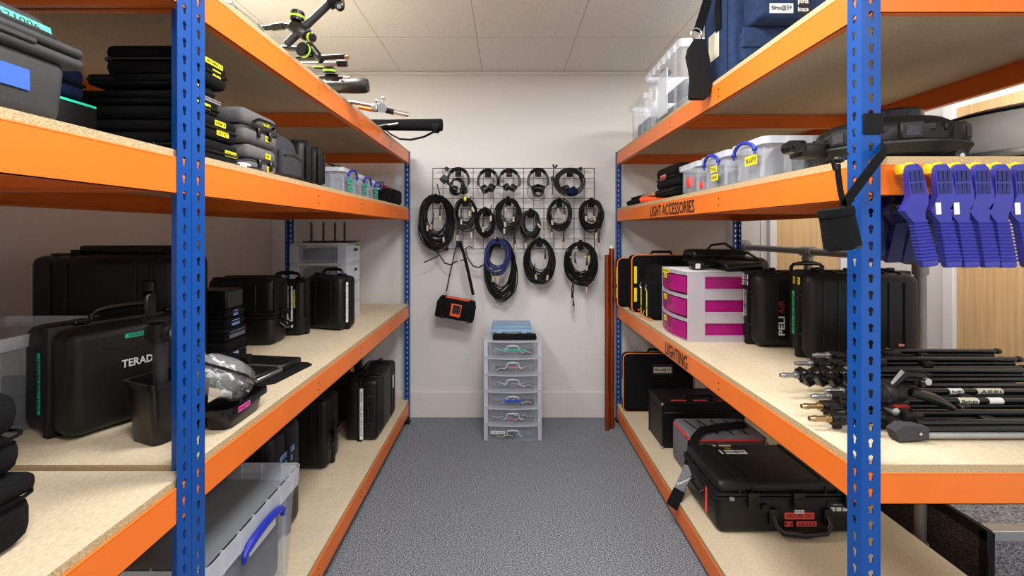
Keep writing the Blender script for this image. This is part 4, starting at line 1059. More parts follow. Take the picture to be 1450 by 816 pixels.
h3 = headphones('pair of headphones on the hook with a pink mark', 721, 258, 15, 17, ((716, 266, 215, .027), (728, 267, -30, .028)))
tape(h3, tuple(at(721, 247, YW - .028)), .040, .008, 'pink_tape', None)
h4 = headphones('headphones with their leads looped thickly below, fourth along the wire grid', 762, 257, 14, 17, ((756, 268, 200, .030), (768, 268, -20, .030)))
b = MB(); rnd = random.Random(8)
for k in range(9):
    b.tube([at(762 + (8 - k * .3) * math.cos(2 * PI * i / 18) + rnd.uniform(-.5, .5), 270 + (9 - k * .3) * math.sin(2 * PI * i / 18) + rnd.uniform(-.5, .5), 3.26 + .004 * k) for i in range(18)], .003, 6, closed=True)
wpart('lead', b, 'cable_black', h4)
wpart('thin_lead', MB().tube([at(752, 262, 3.28), at(746, 268, 3.28), at(747, 277, 3.28), at(754, 284, 3.28), at(764, 285, 3.28), at(772, 279, 3.28)], .002, 6), 'cable_black', h4)
h5 = headphones('blue-tinted headset with its cable coiled round it, at the right end of the wire grid', 807, 258, 17, 18, ((811, 272, -60, .036), (800, 268, 200, .028)))
b = MB(); rnd = random.Random(9)
for k in range(9):
    b.tube([at(807 + (22 - k * .8) * math.cos(2 * PI * i / 26) + rnd.uniform(-.6, .6), 258 + (20 - k * .7) * math.sin(2 * PI * i / 26) + rnd.uniform(-.6, .6), 3.27 + .005 * (k % 4)) for i in range(26)], .0034, 6, closed=True)
wpart('lead', b, 'cable_black', h5)
wpart('visor', MB().sphere(at(811, 271, 3.22), .038, 16, (1, .5, .8)), 'navy_dark', h5)
t = thing('microphone_clip', 'black Y-shaped clip on a thin stalk poking above the wire grid', 'clip', tuple(at(785, 250, 3.32)))
wpart('stalk', MB().cyl(at(784, 240, 3.32), at(782, 276, 3.32), .0035, seg=8), 'grid_black', t)
wpart('jaw', MB().tube([at(783, 233, 3.32), at(785, 238, 3.32), at(789, 234, 3.32)], .009, 8), 'grid_black', t)
wpart('grip', MB().cyl(at(782, 250, 3.32), at(782, 257, 3.32), .011, seg=10), 'grid_black', t)

# mixer bag hanging from its strap
Yb = 3.27; c = at(646, 437, Yb)
t = thing('mixer_bag', 'small black recorder bag with an orange-red window hanging from its strap below the wire grid', 'bag', tuple(c))
M_ = Matrix.Translation(c) @ Matrix.Rotation(R(10.5), 4, 'Y')
wpart('bag_body', MB().box((0, 0, 0), (.262, .10, .150), .018, 4, M=M_), 'black_fabric', t)
wpart('front_panel', MB().box((0, -.053, -.004), (.185, .012, .132), .005, 2, M=M_), 'black_fabric', t)
wpart('top_lining', MB().box((.0, -.02, .0745), (.17, .05, .006), .002, 1, M=M_), 'orange_cloth', t)
wpart('window_frame', MB().box((.004, -.060, -.004), (.075, .006, .090), .004, 2, M=M_), 'orange_cloth', t)
wpart('window', MB().box((.008, -.0635, .004), (.055, .004, .062), .003, 1, M=M_), 'hole_dark', t)
for s_ in (-1, 1):
    wpart('side_pocket', MB().box((s_ * .112, -.02, -.01), (.055, .095, .125), .016, 3, M=M_), 'black_fabric', t)
    wpart('buckle', MB().box((s_ * .095 + .01, -.062, -.062), (.018, .012, .030), .004, 1, M=M_), 'black_gloss', t)
for (px, py) in ((632, 415), (670, 422)):
    p = at(px, py, Yb); wpart('ring', MB().tube([(p.x + .012 * math.cos(a), Yb, p.z + .012 * math.sin(a)) for a in [2 * PI * k / 14 for k in range(14)]], .0022, 6, closed=True), 'dull_chrome', t)
wpart('strap', MB().tube([at(649, 343, 3.27), at(645, 352, 3.27), at(640, 376, 3.27), at(637, 388, 3.27), at(634, 404, 3.27), at(632, 413, 3.27)], 0, flat=(.0045, .002), up=(0, -1, 0)), 'black_gloss', t)
wpart('strap_pad', MB().tube([at(651, 343, 3.26), at(657, 360, 3.26), at(663, 385, 3.26), at(668, 408, 3.26), at(670, 418, 3.26)], 0, flat=(.011, .003), up=(0, -1, 0)), 'black_fabric', t)

# drawers on the floor
X0, X1, Y0, Y1, ZT = -.157, .233, 3.037, 3.385, .674
t = thing('drawer_tower', 'clear plastic tower of six drawers standing on the carpet against the back wall', 'drawers', (.038, 3.2, 0))
dz = ZT / 6; bow = .022
def arc(x0, x1, y, bow_, n=8): return [(x0 + (x1 - x0) * k / n, y - bow_ * math.sin(PI * k / n)) for k in range(n + 1)]
cont = ['content_grey', 'content_dark', 'content_dark', 'content_grey', 'content_grey', 'brown_paper']
tapes_ = [('teal_tape', .18, .008, .0, .030, 'CLEAR BAGS AND LENS CLOTH'), ('salmon_tape', .055, .009, .0, .026, 'MIC'), (None,), ('blue_tape', .115, .017, .0, .030, 'AUDIO CABLES'), ('salmon_tape', .055, .007, .0, .026, 'JACKS'), ('white_label', .095, .020, -.10, .034, 'GRABS')]
for k in range(6):
    a = ZT - (k + 1) * dz
    fr = MB()
    fr.prism([(X0, Y1)] + arc(X0, X1, Y0, bow) + [(X1, Y1)], a + dz - .013, a + dz - .001, 'xy')
    for i in range(9):
        x = X0 + .05 + (X1 - X0 - .1) * i / 8; fr.ext(x - .002, x + .002, Y0 - .022, Y0 + .01, a + dz - .013, a + dz + .001)
    for sx, xx in ((1, X0), (-1, X1)):
        fr.ext(xx, xx + sx * .028, Y0 - .002, Y0 + .006, a, a + dz - .013, .002, 1); fr.ext(xx, xx + sx * .003, Y0, Y1, a, a + dz - .013)
    wpart('frame', fr, 'clear_rim', t)
    zb, zt_ = a + .004, a + dz - .016
    d_ = MB().prism([(X1 - .032, Y0 + .004)] + [(p[0], p[1]) for p in reversed(arc(X0 + .032, X1 - .032, Y0 - .006, bow))] + [(X0 + .032, Y0 + .004)], zb, zt_, 'xy')
    o = wpart('drawer', d_, 'clear_plastic', t)
    g = MB().shell(X0 + .034, X1 - .034, Y0 + .006, Y1 - .01, zb, zt_ - .004, .002, .012, .97); pass
    xm = (X0 + X1) / 2
    h_ = MB().tube([(xm - .062, Y0 - .030, zb + .038), (xm - .042, Y0 - .040, zb + .050), (xm - .036, Y0 - .044, zt_ - .014), (xm, Y0 - .046, zt_ - .008), (xm + .036, Y0 - .044, zt_ - .014), (xm + .042, Y0 - .040, zb + .050), (xm + .062, Y0 - .030, zb + .038)], .005, 8)
    h_.build('handle', 'clear_rim', t, M=basis(t).inverted())
    rnd = random.Random(20 + k)
    wpart('contents', MB().ext(X0 + .045, X1 - .045, Y0 + .03, Y1 - .03, zb + .004, zb + .040 + .008 * (k % 2), .014, 3), 'content_grey', t)
    for j in range(4):
        x = rnd.uniform(X0 + .08, X1 - .08); y_ = Y0 + .012 + .005 * j
        wpart('contents', MB().box((x, y_, zb + .030), (rnd.uniform(.04, .10), .02, rnd.uniform(.025, .050)), .008, 2), ('content_dark', cont[k], 'content_dark', 'content_dark')[j], t)
        wpart('contents', MB().tube([(x - .04, y_ - .012, zb + .02 + .01 * j), (x, y_ - .014, zb + .035), (x + .03, y_ - .012, zb + .025 + .008 * j)], .0025, 6), ('cream_label', 'cable_black', 'dull_chrome', 'white_label')[j], t)
    tp = tapes_[k]
    if tp[0]: tape(t, (xm + tp[3], Y0 - (.0545 if abs(tp[3]) < .05 else .026), zb + .030 + tp[4] * .9), tp[1], tp[2], tp[0], tp[5])
t = thing('parts_case', 'pale blue and clear parts case lying on the floor-standing drawer tower', 'case', (.03, 3.24, ZT))
z = ZT
wpart('case_tray', MB().ext(-.108, .172, 3.155, 3.36, z, z + .030, .006, 2), 'clear_lid', t)
wpart('case_lid', MB().ext(-.108, .172, 3.155, 3.36, z + .044, z + .070, .006, 2), 'blue_clear', t)
wpart('case_rim', MB().ext(-.112, .176, 3.150, 3.365, z + .028, z + .046, .004, 2), 'pale_blue_case', t)
for s_ in (-.055, .118):
    wpart('latch', MB().ext(s_ - .018, s_ + .018, 3.138, 3.152, z + .006, z + .046, .003, 1), 'pale_blue_case', t)
tape(t, (.032, 3.152, z + .016), .09, .014, 'white_label', 'SCREWS AND FIXINGS')
t = thing('pouch', 'flat black zipped pouch in front of the pale blue parts case', 'pouch', (.045, 3.09, ZT))
wpart('pouch_body', MB().ext(-.098, .200, 3.035, 3.125, ZT, ZT + .030, .013, 3), 'black_fabric', t)
wpart('zip', MB().tube([(-.085, 3.0345, ZT + .016), (.187, 3.0345, ZT + .016)], .0022, 6), 'black_gloss', t)

# copper coloured gel rolls leaning in the corner by the right rack
for (lb, px, ytop, r_, Y, cap) in (('tall rolled copper-coloured gel with a white cap, leaning by the right shelving', 867, 352, .020, 3.235, True), ('shorter rolled copper-coloured gel beside the one with the white cap', 860.5, 361, .017, 3.20, False)):
    t = thing('gel_roll', lb, 'roll', ((px - VX) * Y / F, Y, 0))
    X = (px - VX) * Y / F; zt_ = CH - (ytop - VY) * Y / F
    wpart('roll', MB().cyl((X - .004, Y, .0), (X, Y + .02, zt_), r_, seg=20), 'copper', t)
    wpart('roll_edge', MB().cyl((X - .004 + r_ * .5, Y - r_ * .86, .002), (X + r_ * .5, Y + .02 - r_ * .86, zt_ - .01), .0016, seg=6), 'copper_dark', t)
    if cap: wpart('cap', MB().cyl((X, Y + .02, zt_ - .01), (X, Y + .021, zt_ + .022), r_ * .82, seg=18), 'white_paint', t)

# ================================================================== RIGHT RACK
# ---- top shelf
z = zR1
c = clear_box('large clear storage box with a white label, between the navy bag and a smaller box', .825, 1.28, 2.165, 2.72, z, z + .340, rim=.04, lid=False, content='content_dark', cfrac=.25)
tape(c, (.8385, 2.58, z + .19), .07, .075, 'white_label', None, yaw=-90, label='white paper label')
wpart('divider', MB().ext(.833, .842, 2.36, 2.50, z + .03, z + .27, .004, 1), 'clear_rim', c)
wpart('contents', MB().ext(.90, 1.2, 2.3, 2.6, z + .14, z + .20, .03, 3), 'content_dark', c); wpart('contents', MB().sphere((1.02, 2.30, z + .335), .05, 14, (1.6, 1, .5)), 'black_fabric', c); wpart('contents', MB().sphere((.92, 2.62, z + .33), .03, 14, (1, 1, .8)), 'black_fabric', c)
clear_box('smaller clear storage box at the far end of the top right shelf', .83, 1.25, 2.76, 3.10, z, z + .262, rim=.035, lid=False, content='content_grey', cfrac=.5)
t = thing('camera_bag', 'big navy blue padded camera bag with pockets on the top right shelf', 'bag', (1.1, 1.8, z))
wpart('bag_body', MB().ext(.845, 1.40, 1.70, 1.95, z, z + .40, .022, 3), 'navy_fabric', t)
wpart('lower_pocket', MB().ext(.868, 1.16, 1.655, 1.705, z + .04, z + .152, .012, 3), 'navy_fabric', t)
wpart('pocket_flap', MB().ext(.862, 1.165, 1.648, 1.662, z + .085, z + .158, .004, 2), 'navy_fabric', t)
wpart('upper_pocket', MB().ext(.885, 1.36, 1.575, 1.705, z + .160, z + .33, .018, 3), 'navy_fabric', t)
wpart('base_panel', MB().ext(.842, 1.40, 1.695, 1.955, z + .0005, z + .020, .004, 1), 'black_fabric', t)
tape(t, (.955, 1.5735, z + .188), .082, .034, 'white_label', 'films@59', label='silver label with the shop name', bold=True)
o = tape(t, (1.030, 1.5725, z + .196), .048, .056, 'ink', None, label='black woven badge'); lettering('porta', .036, .020, 'ink_white', o, Matrix.Translation((0, -.001, .013)), True); lettering('brace', .036, .016, 'ink_white', o, Matrix.Translation((0, -.001, -.012)), True)
tape(t, (.8435, 1.845, z + .165), .09, .11, 'cream_label', None, yaw=-90, label='pale label behind a clear badge window')
for yy in (1.73, 1.92): wpart('edge_binding', MB().tube([(.846, yy, z + .02), (.846, yy, z + .39)], .003, 6), 'navy_dark', t)
wpart('webbing', MB().tube([(.843, 1.80, z + .21), (.838, 1.80, z + .30), (.845, 1.80, z + .40)], 0, flat=(.022, .002), up=(-1, 0, 0)), 'black_fabric', t)
wpart('webbing', MB().tube([at(1002, 0, 1.80), at(996, 20, 1.80), at(988, 45, 1.80)], 0, flat=(.018, .0025), up=(0, -1, 0)), 'black_fabric', t)
p = at(986, 48, 1.80); wpart('snap_hook', MB().tube([(p.x + .020 * math.cos(a), 1.80, p.z + .022 * math.sin(a)) for a in [2 * PI * k / 16 for k in range(16)]], .0035, 8, closed=True).cyl(at(990, 50, 1.80), at(993, 58, 1.80), .006, seg=10), 'chrome', t)
Yp = 1.80
wpart('strap_end', MB().tube([at(990, 56, Yp), at(990, 70, Yp)], 0, flat=(.024, .003), up=(0, -1, 0)), 'black_fabric', t)
prof = [at(986, 72, Yp), at(988, 80, Yp), at(990, 95, Yp), at(991.5, 112, Yp), at(990, 128, Yp), at(989, 139, Yp)]
pd = MB()
secs = [(p.x, p.y, p.z, hw * Yp / F, .014) for p, hw in zip([at(989, 57, Yp), at(987, 68, Yp), at(987, 80, Yp), at(990, 95, Yp), at(992, 112, Yp), at(991, 128, Yp), at(989, 138, Yp), at(988, 141, Yp)], (7, 12, 15, 14.5, 14, 14.5, 13, 10))]
pd.loft(list(reversed(secs))); wpart('shoulder_pad', pd, 'black_matte', t)

# ---- second shelf
z = zR2
c = clear_box('clear box of lamp reflectors with a blue handle and a single yellow label', .832, 1.30, 1.462, 1.69, z, z + .142, handle='-x', rim=.026, hlen=.07)
tape(c, (.836, 1.55, z + .072), .075, .032, 'yellow_tape', 'PAR ADAPTER', yaw=-90)
for i, (x, r_, lb) in enumerate(((.96, .085, 'larger grey bowl-shaped reflector inside the clear box with one yellow label'), (1.10, .06, 'smaller grey bowl-shaped reflector behind the larger one inside the clear box'))):
    b = MB().lathe([(r_ * .25, 0), (r_ * .5, -.01), (r_ * .85, -.035), (r_, -.075), (r_ * .96, -.075), (r_ * .8, -.035), (r_ * .2, -.004)], axis='x' if i else 'y', seg=32)
    o = tag(b.build('lamp_reflector', 'reflector_grey'), lb, 'reflector'); o.location = (x, 1.60, z + .064); o.scale = (1, 1, .72)
wpart('contents', MB().ext(1.16, 1.26, 1.52, 1.64, z + .01, z + .09, .02, 3), 'content_dark', c)
c = clear_box('clear box with a blue handle and two yellow labels, middle of the right shelf', .832, 1.25, 1.705, 1.955, z, z + .142, handle='-x', rim=.026, hlen=.065, content='content_dark', cfrac=.5)
tape(c, (.836, 1.83, z + .080), .055, .024, 'yellow_tape', 'CTO FULL', yaw=-90); tape(c, (.838, 1.825, z + .046), .055, .024, 'yellow_tape', 'DAYLIGHT', yaw=-90)
c = clear_box('clear lidded box of black and red fittings, without a handle, beside the black zipped case', .835, 1.20, 1.97, 2.215, z, z + .142, rim=.026, content='content_dark', cfrac=.6)
wpart('red_fitting', MB().box((.865, 2.13, z + .06), (.03, .04, .05), .008, 2), 'red_trim', c); wpart('red_fitting', MB().box((.865, 2.01, z + .035), (.02, .03, .03), .006, 2), 'red_trim', c)
c = soft_case('black zipped case with a red label, stacked on a black pouch, second right shelf', .86, 1.25, 2.29, 2.62, z + .062, z + .185, rad=.03, zip_h=.45)
tape(c, (.859, 2.49, z + .125), .085, .028, 'salmon_tape', 'XENON', yaw=-90)
soft_case('flat black pouch under the case with the red label', .85, 1.25, 2.28, 2.60, z + .022, z + .061, rad=.015, name='pouch')
t = thing('gel_roll', 'bright orange gel roll lying under the flat black pouch', 'roll', (.95, 2.65, z))
wpart('roll', MB().cyl((.835, 2.80, z + .024), (1.05, 2.40, z + .010), .020, .009, seg=20), 'orange_cloth', t)
t = thing('card_tube', 'flattened brown card packet behind the orange gel roll', 'packet', (1.0, 2.80, z))
wpart('packet', MB().ext(.86, 1.2, 2.68, 2.88, z + .042, z + .060, .004, 1), 'brown_paper', t)
t = thing('black_bag', 'limp pointed black fabric bag at the far end of the second right shelf', 'bag', (.95, 3.0, z))
wpart('bag_body', MB().loft([(.98, 2.98, z, .15, .13), (.97, 2.98, z + .03, .15, .13), (1.0, 3.0, z + .07, .10, .10), (1.05, 3.0, z + .085, .06, .06)]), 'black_fabric', t)
wpart('bag_corner', MB().tube([(.93, 2.98, z + .045), (.86, 2.97, z + .04), (.815, 2.96, z + .045)], [.035, .022, .006], 8), 'black_fabric', t)
# round black light modifier and big grey reflector dome
cx, cy, z = 1.115, 1.345, zR2
t = thing('studio_light', 'round black lamp head with a flanged rim and side catches, beside the near post', 'lamp head', (cx, cy, z))
s_ = 1.0
wpart('rim', MB().lathe([(.0, .028), (.150, .028), (.180, .035), (.186, .052), (.192, .060), (.191, .066), (.18, .072), (.0, .072)], c=(cx, cy, z), seg=48), 'black_plastic', t)
wpart('base_ring', MB().lathe([(0, 0.004), (.15, 0.004), (.155, .010), (.152, .028), (0, .03)], c=(cx, cy, z), seg=40), 'black_plastic', t)
wpart('dome', MB().lathe([(.165, .07), (.168, .10), (.160, .122), (.135, .140), (.09, .150), (0, .152)], c=(cx, cy, z), seg=48), 'black_plastic', t)
wpart('mount_ring', MB().lathe([(.078, .148), (.080, .172), (.074, .178), (.060, .178), (.058, .152)], c=(cx + .02, cy, z), seg=36), 'black_gloss', t)
for a in (R(250), R(200), R(300), R(40), R(130)):
    p = Vector((cx + .158 * math.cos(a), cy + .158 * math.sin(a), z + .092))
    M_ = Matrix.Translation(p) @ Matrix.Rotation(a - PI / 2, 4, 'Z')
    wpart('catch', MB().box((0, .015, 0), (.05, .028, .048), .004, 1, M=M_).box((-.035, .0, .012), (.05, .008, .02), .003, 1, M=M_).box((.035, .0, .012), (.05, .008, .02), .003, 1, M=M_), 'black_plastic', t)
    wpart('catch_pad', MB().box((0, .0305, -.002), (.030, .003, .028), .001, 1, M=M_), 'charcoal_fabric', t)
wpart('side_arm', MB().ext(cx - .26, cx - .17, cy - .03, cy + .03, z + .045, z + .085, .008, 2), 'black_plastic', t)
wpart('lever', MB().box((cx - .275, cy - .03, z + .075), (.05, .03, .035), .008, 2), 'black_gloss', t)
wpart('bolt', MB().cyl((cx - .295, cy - .06, z + .070), (cx - .295, cy - .02, z + .070), .018, seg=18).cyl((cx - .295, cy - .064, z + .070), (cx - .295, cy - .058, z + .070), .007, seg=12), 'black_gloss', t)
wpart('castor', MB().cyl((cx + .02, cy - .215, z + .018), (cx + .02, cy - .185, z + .018), .015, seg=18), 'black_gloss', t); wpart('castor_nut', MB().cyl((cx + .02, cy - .219, z + .018), (cx + .02, cy - .214, z + .018), .006, seg=12), 'chrome', t)
t = thing('reflector_dish', 'big shallow grey reflector dish upside down on a black base beside the lamp head', 'reflector', (1.66, 1.36, zR2))
cx, cy = 1.665, 1.36
wpart('dish', MB().lathe([(.325, .045), (.328, .055), (.326, .085), (.318, .130), (.300, .165), (.25, .188), (.12, .206), (0, .210)], c=(cx, cy, z), seg=64), 'dome_grey', t)
wpart('dish_rim', MB().lathe([(.0, .034), (.322, .034), (.332, .042), (.332, .052), (.32, .058), (0, .058)], c=(cx, cy, z), seg=64), 'dull_chrome', t)
wpart('dish_band', MB().lathe([(.302, .163), (.304, .170), (.288, .176), (.27, .178), (.27, .170)], c=(cx, cy, z), seg=64), 'black_gloss', t)
wpart('base', MB().lathe([(0, 0.002), (.30, 0.002), (.31, .012), (.30, .034), (0, .035)], c=(cx, cy, z), seg=48), 'black_plastic', t)
wpart('castor', MB().cyl((1.395, 1.20, z + .014), (1.395, 1.225, z + .014), .013, seg=18), 'dull_chrome', t)

# pouch on the post
Y = 1.0
t = thing('cup_pouch', 'black cylindrical pouch hanging by its strap from the near right post', 'pouch', tuple(at(1190, 325, Y)))
a, b_ = at(1183, 297, Y), at(1193, 350, Y); ax = (b_ - a).normalized()
wpart('pouch_body', MB().cyl(a, b_, .0325, .0355, seg=28), 'black_fabric', t)
wpart('cuff', MB().cyl(a - ax * .003, a + ax * .014, .034, .0345, seg=28), 'black_fabric', t); wpart('pouch_base', MB().cyl(b_ - ax * .002, b_ + ax * .004, .0362, .034, seg=28), 'black_gloss', t)
Ys = .985
wpart('strap', MB().tube([at(1196, 292, Ys), at(1204, 278, Ys), at(1225, 250, Ys), at(1243, 226, Ys), at(1250, 217, Ys + .01), at(1252, 206, Ys + .05)], 0, flat=(.010, .0015), up=(0, -1, 0)), 'black_fabric', t)
wpart('strap', MB().tube([at(1195, 292, Ys), at(1190, 270, Ys), at(1187, 248, Ys), at(1186, 232, Ys)], 0, flat=(.006, .0015), up=(0, -1, 0)), 'black_fabric', t)
wpart('cord_knot', MB().sphere(at(1188, 226, Ys), .012, 12, (1, .7, .7)).cyl(at(1180, 229, Ys), at(1183, 241, Ys), .005, seg=8).cyl(at(1188, 228, Ys), at(1200, 218, Ys + .02), .004, seg=8), 'black_gloss', t)
wpart('wrap_strap', MB().ext(RF + .002, RF + FW + .003, Yr0 - .005, Yr0 - .001, at(0, 190, Yr0).z, at(0, 161, Yr0).z, .001, 1), 'black_matte', t)

# spring clamps on the end beam
def clamp(label, px, lean, root=None):
    Yb = Yr0
    p = at(px - 4, 240, Yb - .02)
    zt_ = RZ[1] - .006
    t = thing('spring_clamp', label, 'clamp', (p.x, Yb - .02, zt_), (0, R(lean), 0), 'blue spring clamps gripping the end beam of the second right shelf')
    def L(v): return v
    # jaw pad on the beam
    MB().ext(-.017, .003, -.006, .012, -.018, .005, .004, 2).ext(-.006, .011, -.012, .0, -.004, .007, .003, 1).build('jaw_pad', 'clamp_yellow', t)
    MB().ext(-.008, .014, .070, .085, -.030, -.014, .004, 2).build('jaw_pad', 'clamp_yellow', t)
    for sd, y0 in ((0, -.010), (1, .100)):
        k = -1 if sd == 0 else 1
        secs = [(.004, y0, .002, .008, .006), (.006, y0, -.010, .0145, .006), (.008, y0, -.045, .0160, .007), (.009, y0, -.066, .0170, .008),
                (.003, y0, -.085, .0195, .009), (-.004, y0, -.098, .021, .009), (-.003, y0 - 0 * k, -.108, .017, .008), (.002, y0 + k * .001, -.122, .0125, .007)]
        z_ = -.126; n = 12
        for i in range(n):
            f = i / (n - 1); w_ = .0125 + .0025 * f
            secs.append((.004 + .006 * f, y0 + k * (.002 + (.006 if k < 0 else .03) * f), z_, w_ + .0012, .0092)); z_ -= .0045
            secs.append((.004 + .006 * f, y0 + k * (.002 + (.006 if k < 0 else .03) * f), z_, w_ - .0008, .0066)); z_ -= .0030
        e_ = .009 if k < 0 else .034
        secs.append((.010, y0 + k * e_, z_ - .004, .0145, .007)); secs.append((.010, y0 + k * e_, z_ - .009, .012, .005))
        secs = [(a, b_, c_, d_ * 1.16, e_) for a, b_, c_, d_, e_ in reversed(secs)]
        MB().loft(secs).build('arm', 'clamp_blue' if sd == 0 else 'clamp_blue_shaded', t)  # rear arm coloured darker to carry its shade
    for r_ in range(2):
        for c_ in range(3):
            MB().box((-.0030 + .0100 * c_, -.0175, -.024 - .028 * r_), (.0078, .002, .023)).build('recess', 'clamp_blue_shaded', t, smooth=False)  # flat plates, recess shade given as darker blue
    MB().cyl((-.014, .03, -.092), (.012, .03, -.092), .010, seg=16).build('pivot', 'black_gloss', t)
    MB().ext(-.013, .011, -.002, .09, -.104, -.086, .004, 1).build('bridge', 'clamp_blue_shaded', t)
    return t
cl = [(1286, -6, 'blue spring clamp with yellow jaws, nearest the post on the right end beam'), (1326, -3, 'second spring clamp from the post on the right end beam, with a white sticker'), (1352, -2.5, 'third spring clamp from the post on the right end beam, with a white sticker'),
      (1380, -2.5, 'fourth spring clamp from the post on the right end beam'), (1409, 0, 'fifth spring clamp from the post on the right end beam'), (1436, -3, 'spring clamp farthest from the post, cut by the edge of the picture')]
for i, (px, ln, lb) in enumerate(cl):
    c = clamp(lb, px, ln)
    if i in (1, 2, 5): 
        MB().box((-.014, -.0205, -.095), (.011, .0015, .026)).build('sticker', 'white_label', c, smooth=False)
t = thing('a_clamp', 'dark blue clamp hanging open behind the first spring clamp', 'clamp', (0, 0, 0))
t.location = at(1262, 300, 1.12)
wpart('arm', MB().tube([at(1268, 262, 1.14), at(1262, 295, 1.14), at(1250, 330, 1.14), at(1244, 360, 1.14)], [.016, .018, .014, .012], 8), 'clamp_blue_shaded', t)
wpart('arm', MB().tube([at(1286, 285, 1.16), at(1290, 310, 1.16), at(1280, 335, 1.16), at(1268, 360, 1.16)], [.012, .016, .016, .012], 8), 'clamp_blue_shaded', t)

# ---- third shelf
z = zR3
def piped(label, x0, x1, y0, y1, z0, z1, handle=True, name='soft_case'):
    """upright padded case with orange piping round its front"""
    t = thing(name, label, 'case', ((x0 + x1) / 2, (y0 + y1) / 2, z0))
    wpart('case_body', MB().ext(x0, x1, y0, y1, z0, z1, .035, 4), 'black_fabric', t)
    r = .035
    for yy in (y0 + .012,):
        pts = []
        for (cx_, cz_, a0) in ((x1 - r, z1 - r, 0), (x0 + r, z1 - r, 90), (x0 + r, z0 + r, 180), (x1 - r, z0 + r, 270)):
            for j in range(5):
                a = R(a0 + 22.5 * j); pts.append((cx_ + (r + .001) * math.cos(a), yy - .004, cz_ + (r + .001) * math.sin(a)))
        wpart('piping', MB().tube(pts, .004, 6, closed=True), 'orange_piping', t)
    if handle:
        xm = (x0 + x1) / 2
        wpart('handle', MB().tube([(xm - .07, (y0 + y1) / 2, z1 - .004), (xm - .06, (y0 + y1) / 2, z1 + .02), (xm + .06, (y0 + y1) / 2, z1 + .02), (xm + .07, (y0 + y1) / 2, z1 - .004)], .009, 8), 'black_fabric', t)
    return t
t = piped('black padded case with orange piping leaning against the far post on the third right shelf', .775, 1.15, 3.16, 3.27, z, z + .345, handle=False)
for zz, h_ in ((.22, .12), (.10, .07)): tape(t, (.7745, 3.20, z + zz), .022, h_, 'yellow_tape', None, yaw=-90)
t = piped('black padded case with orange piping and yellow tape behind the black rucksack', .818, 1.24, 2.95, 3.08, z, z + .378)
for zz, h_ in ((.25, .11), (.12, .09)): tape(t, (.8385, 2.9495, z + zz), .018, h_, 'yellow_tape', 'KIT', roll=90) if False else tape(t, (.838, 2.949, z + zz), .018, h_, 'yellow_tape', None)
t = thing('rucksack', 'black rucksack with bulging pockets and yellow tape on its zips beside the pink drawers', 'bag', (1.04, 2.8, z))
wpart('bag_body', MB().ext(.885, 1.22, 2.68, 2.94, z, z + .325, .05, 4), 'black_fabric', t)
wpart('bag_front', MB().ext(.868, .93, 2.69, 2.93, z + .003, z + .24, .03, 4), 'black_fabric', t)
wpart('pocket', MB().ext(.852, .89, 2.70, 2.81, z + .01, z + .20, .02, 3), 'black_fabric', t)
wpart('pocket', MB().ext(.852, .89, 2.82, 2.92, z + .01, z + .215, .02, 3), 'black_fabric', t)
for yy, z0_, h_ in ((2.755, .12, .11), (2.755, .045, .05), (2.87, .12, .13), (2.87, .04, .05)):
    tape(t, (.8510, yy, z + z0_), .016, h_, 'yellow_tape', None, yaw=-90)
for yy in (2.755, 2.87): wpart('zip_pull', MB().tube([(.850, yy, z + .21), (.845, yy + .006, z + .19), (.848, yy, z + .175)], .004, 6), 'dull_chrome', t)
wpart('top_strap', MB().tube([(.95, 2.8, z + .322), (.96, 2.8, z + .35), (1.08, 2.8, z + .352), (1.10, 2.8, z + .322)], .010, 8), 'black_fabric', t)
wpart('cord_tie', MB().tube([(.85, 2.80, z + .045), (.835, 2.79, z + .01), (.83, 2.84, z + .004), (.84, 2.72, z + .004), (.86, 2.67, z + .012), (.848, 2.69, z + .02)], .0028, 6), 'orange_piping', t)
wpart('red_toggle', MB().sphere((.846, 2.90, z + .03), .008, 10), 'red_trim', t)

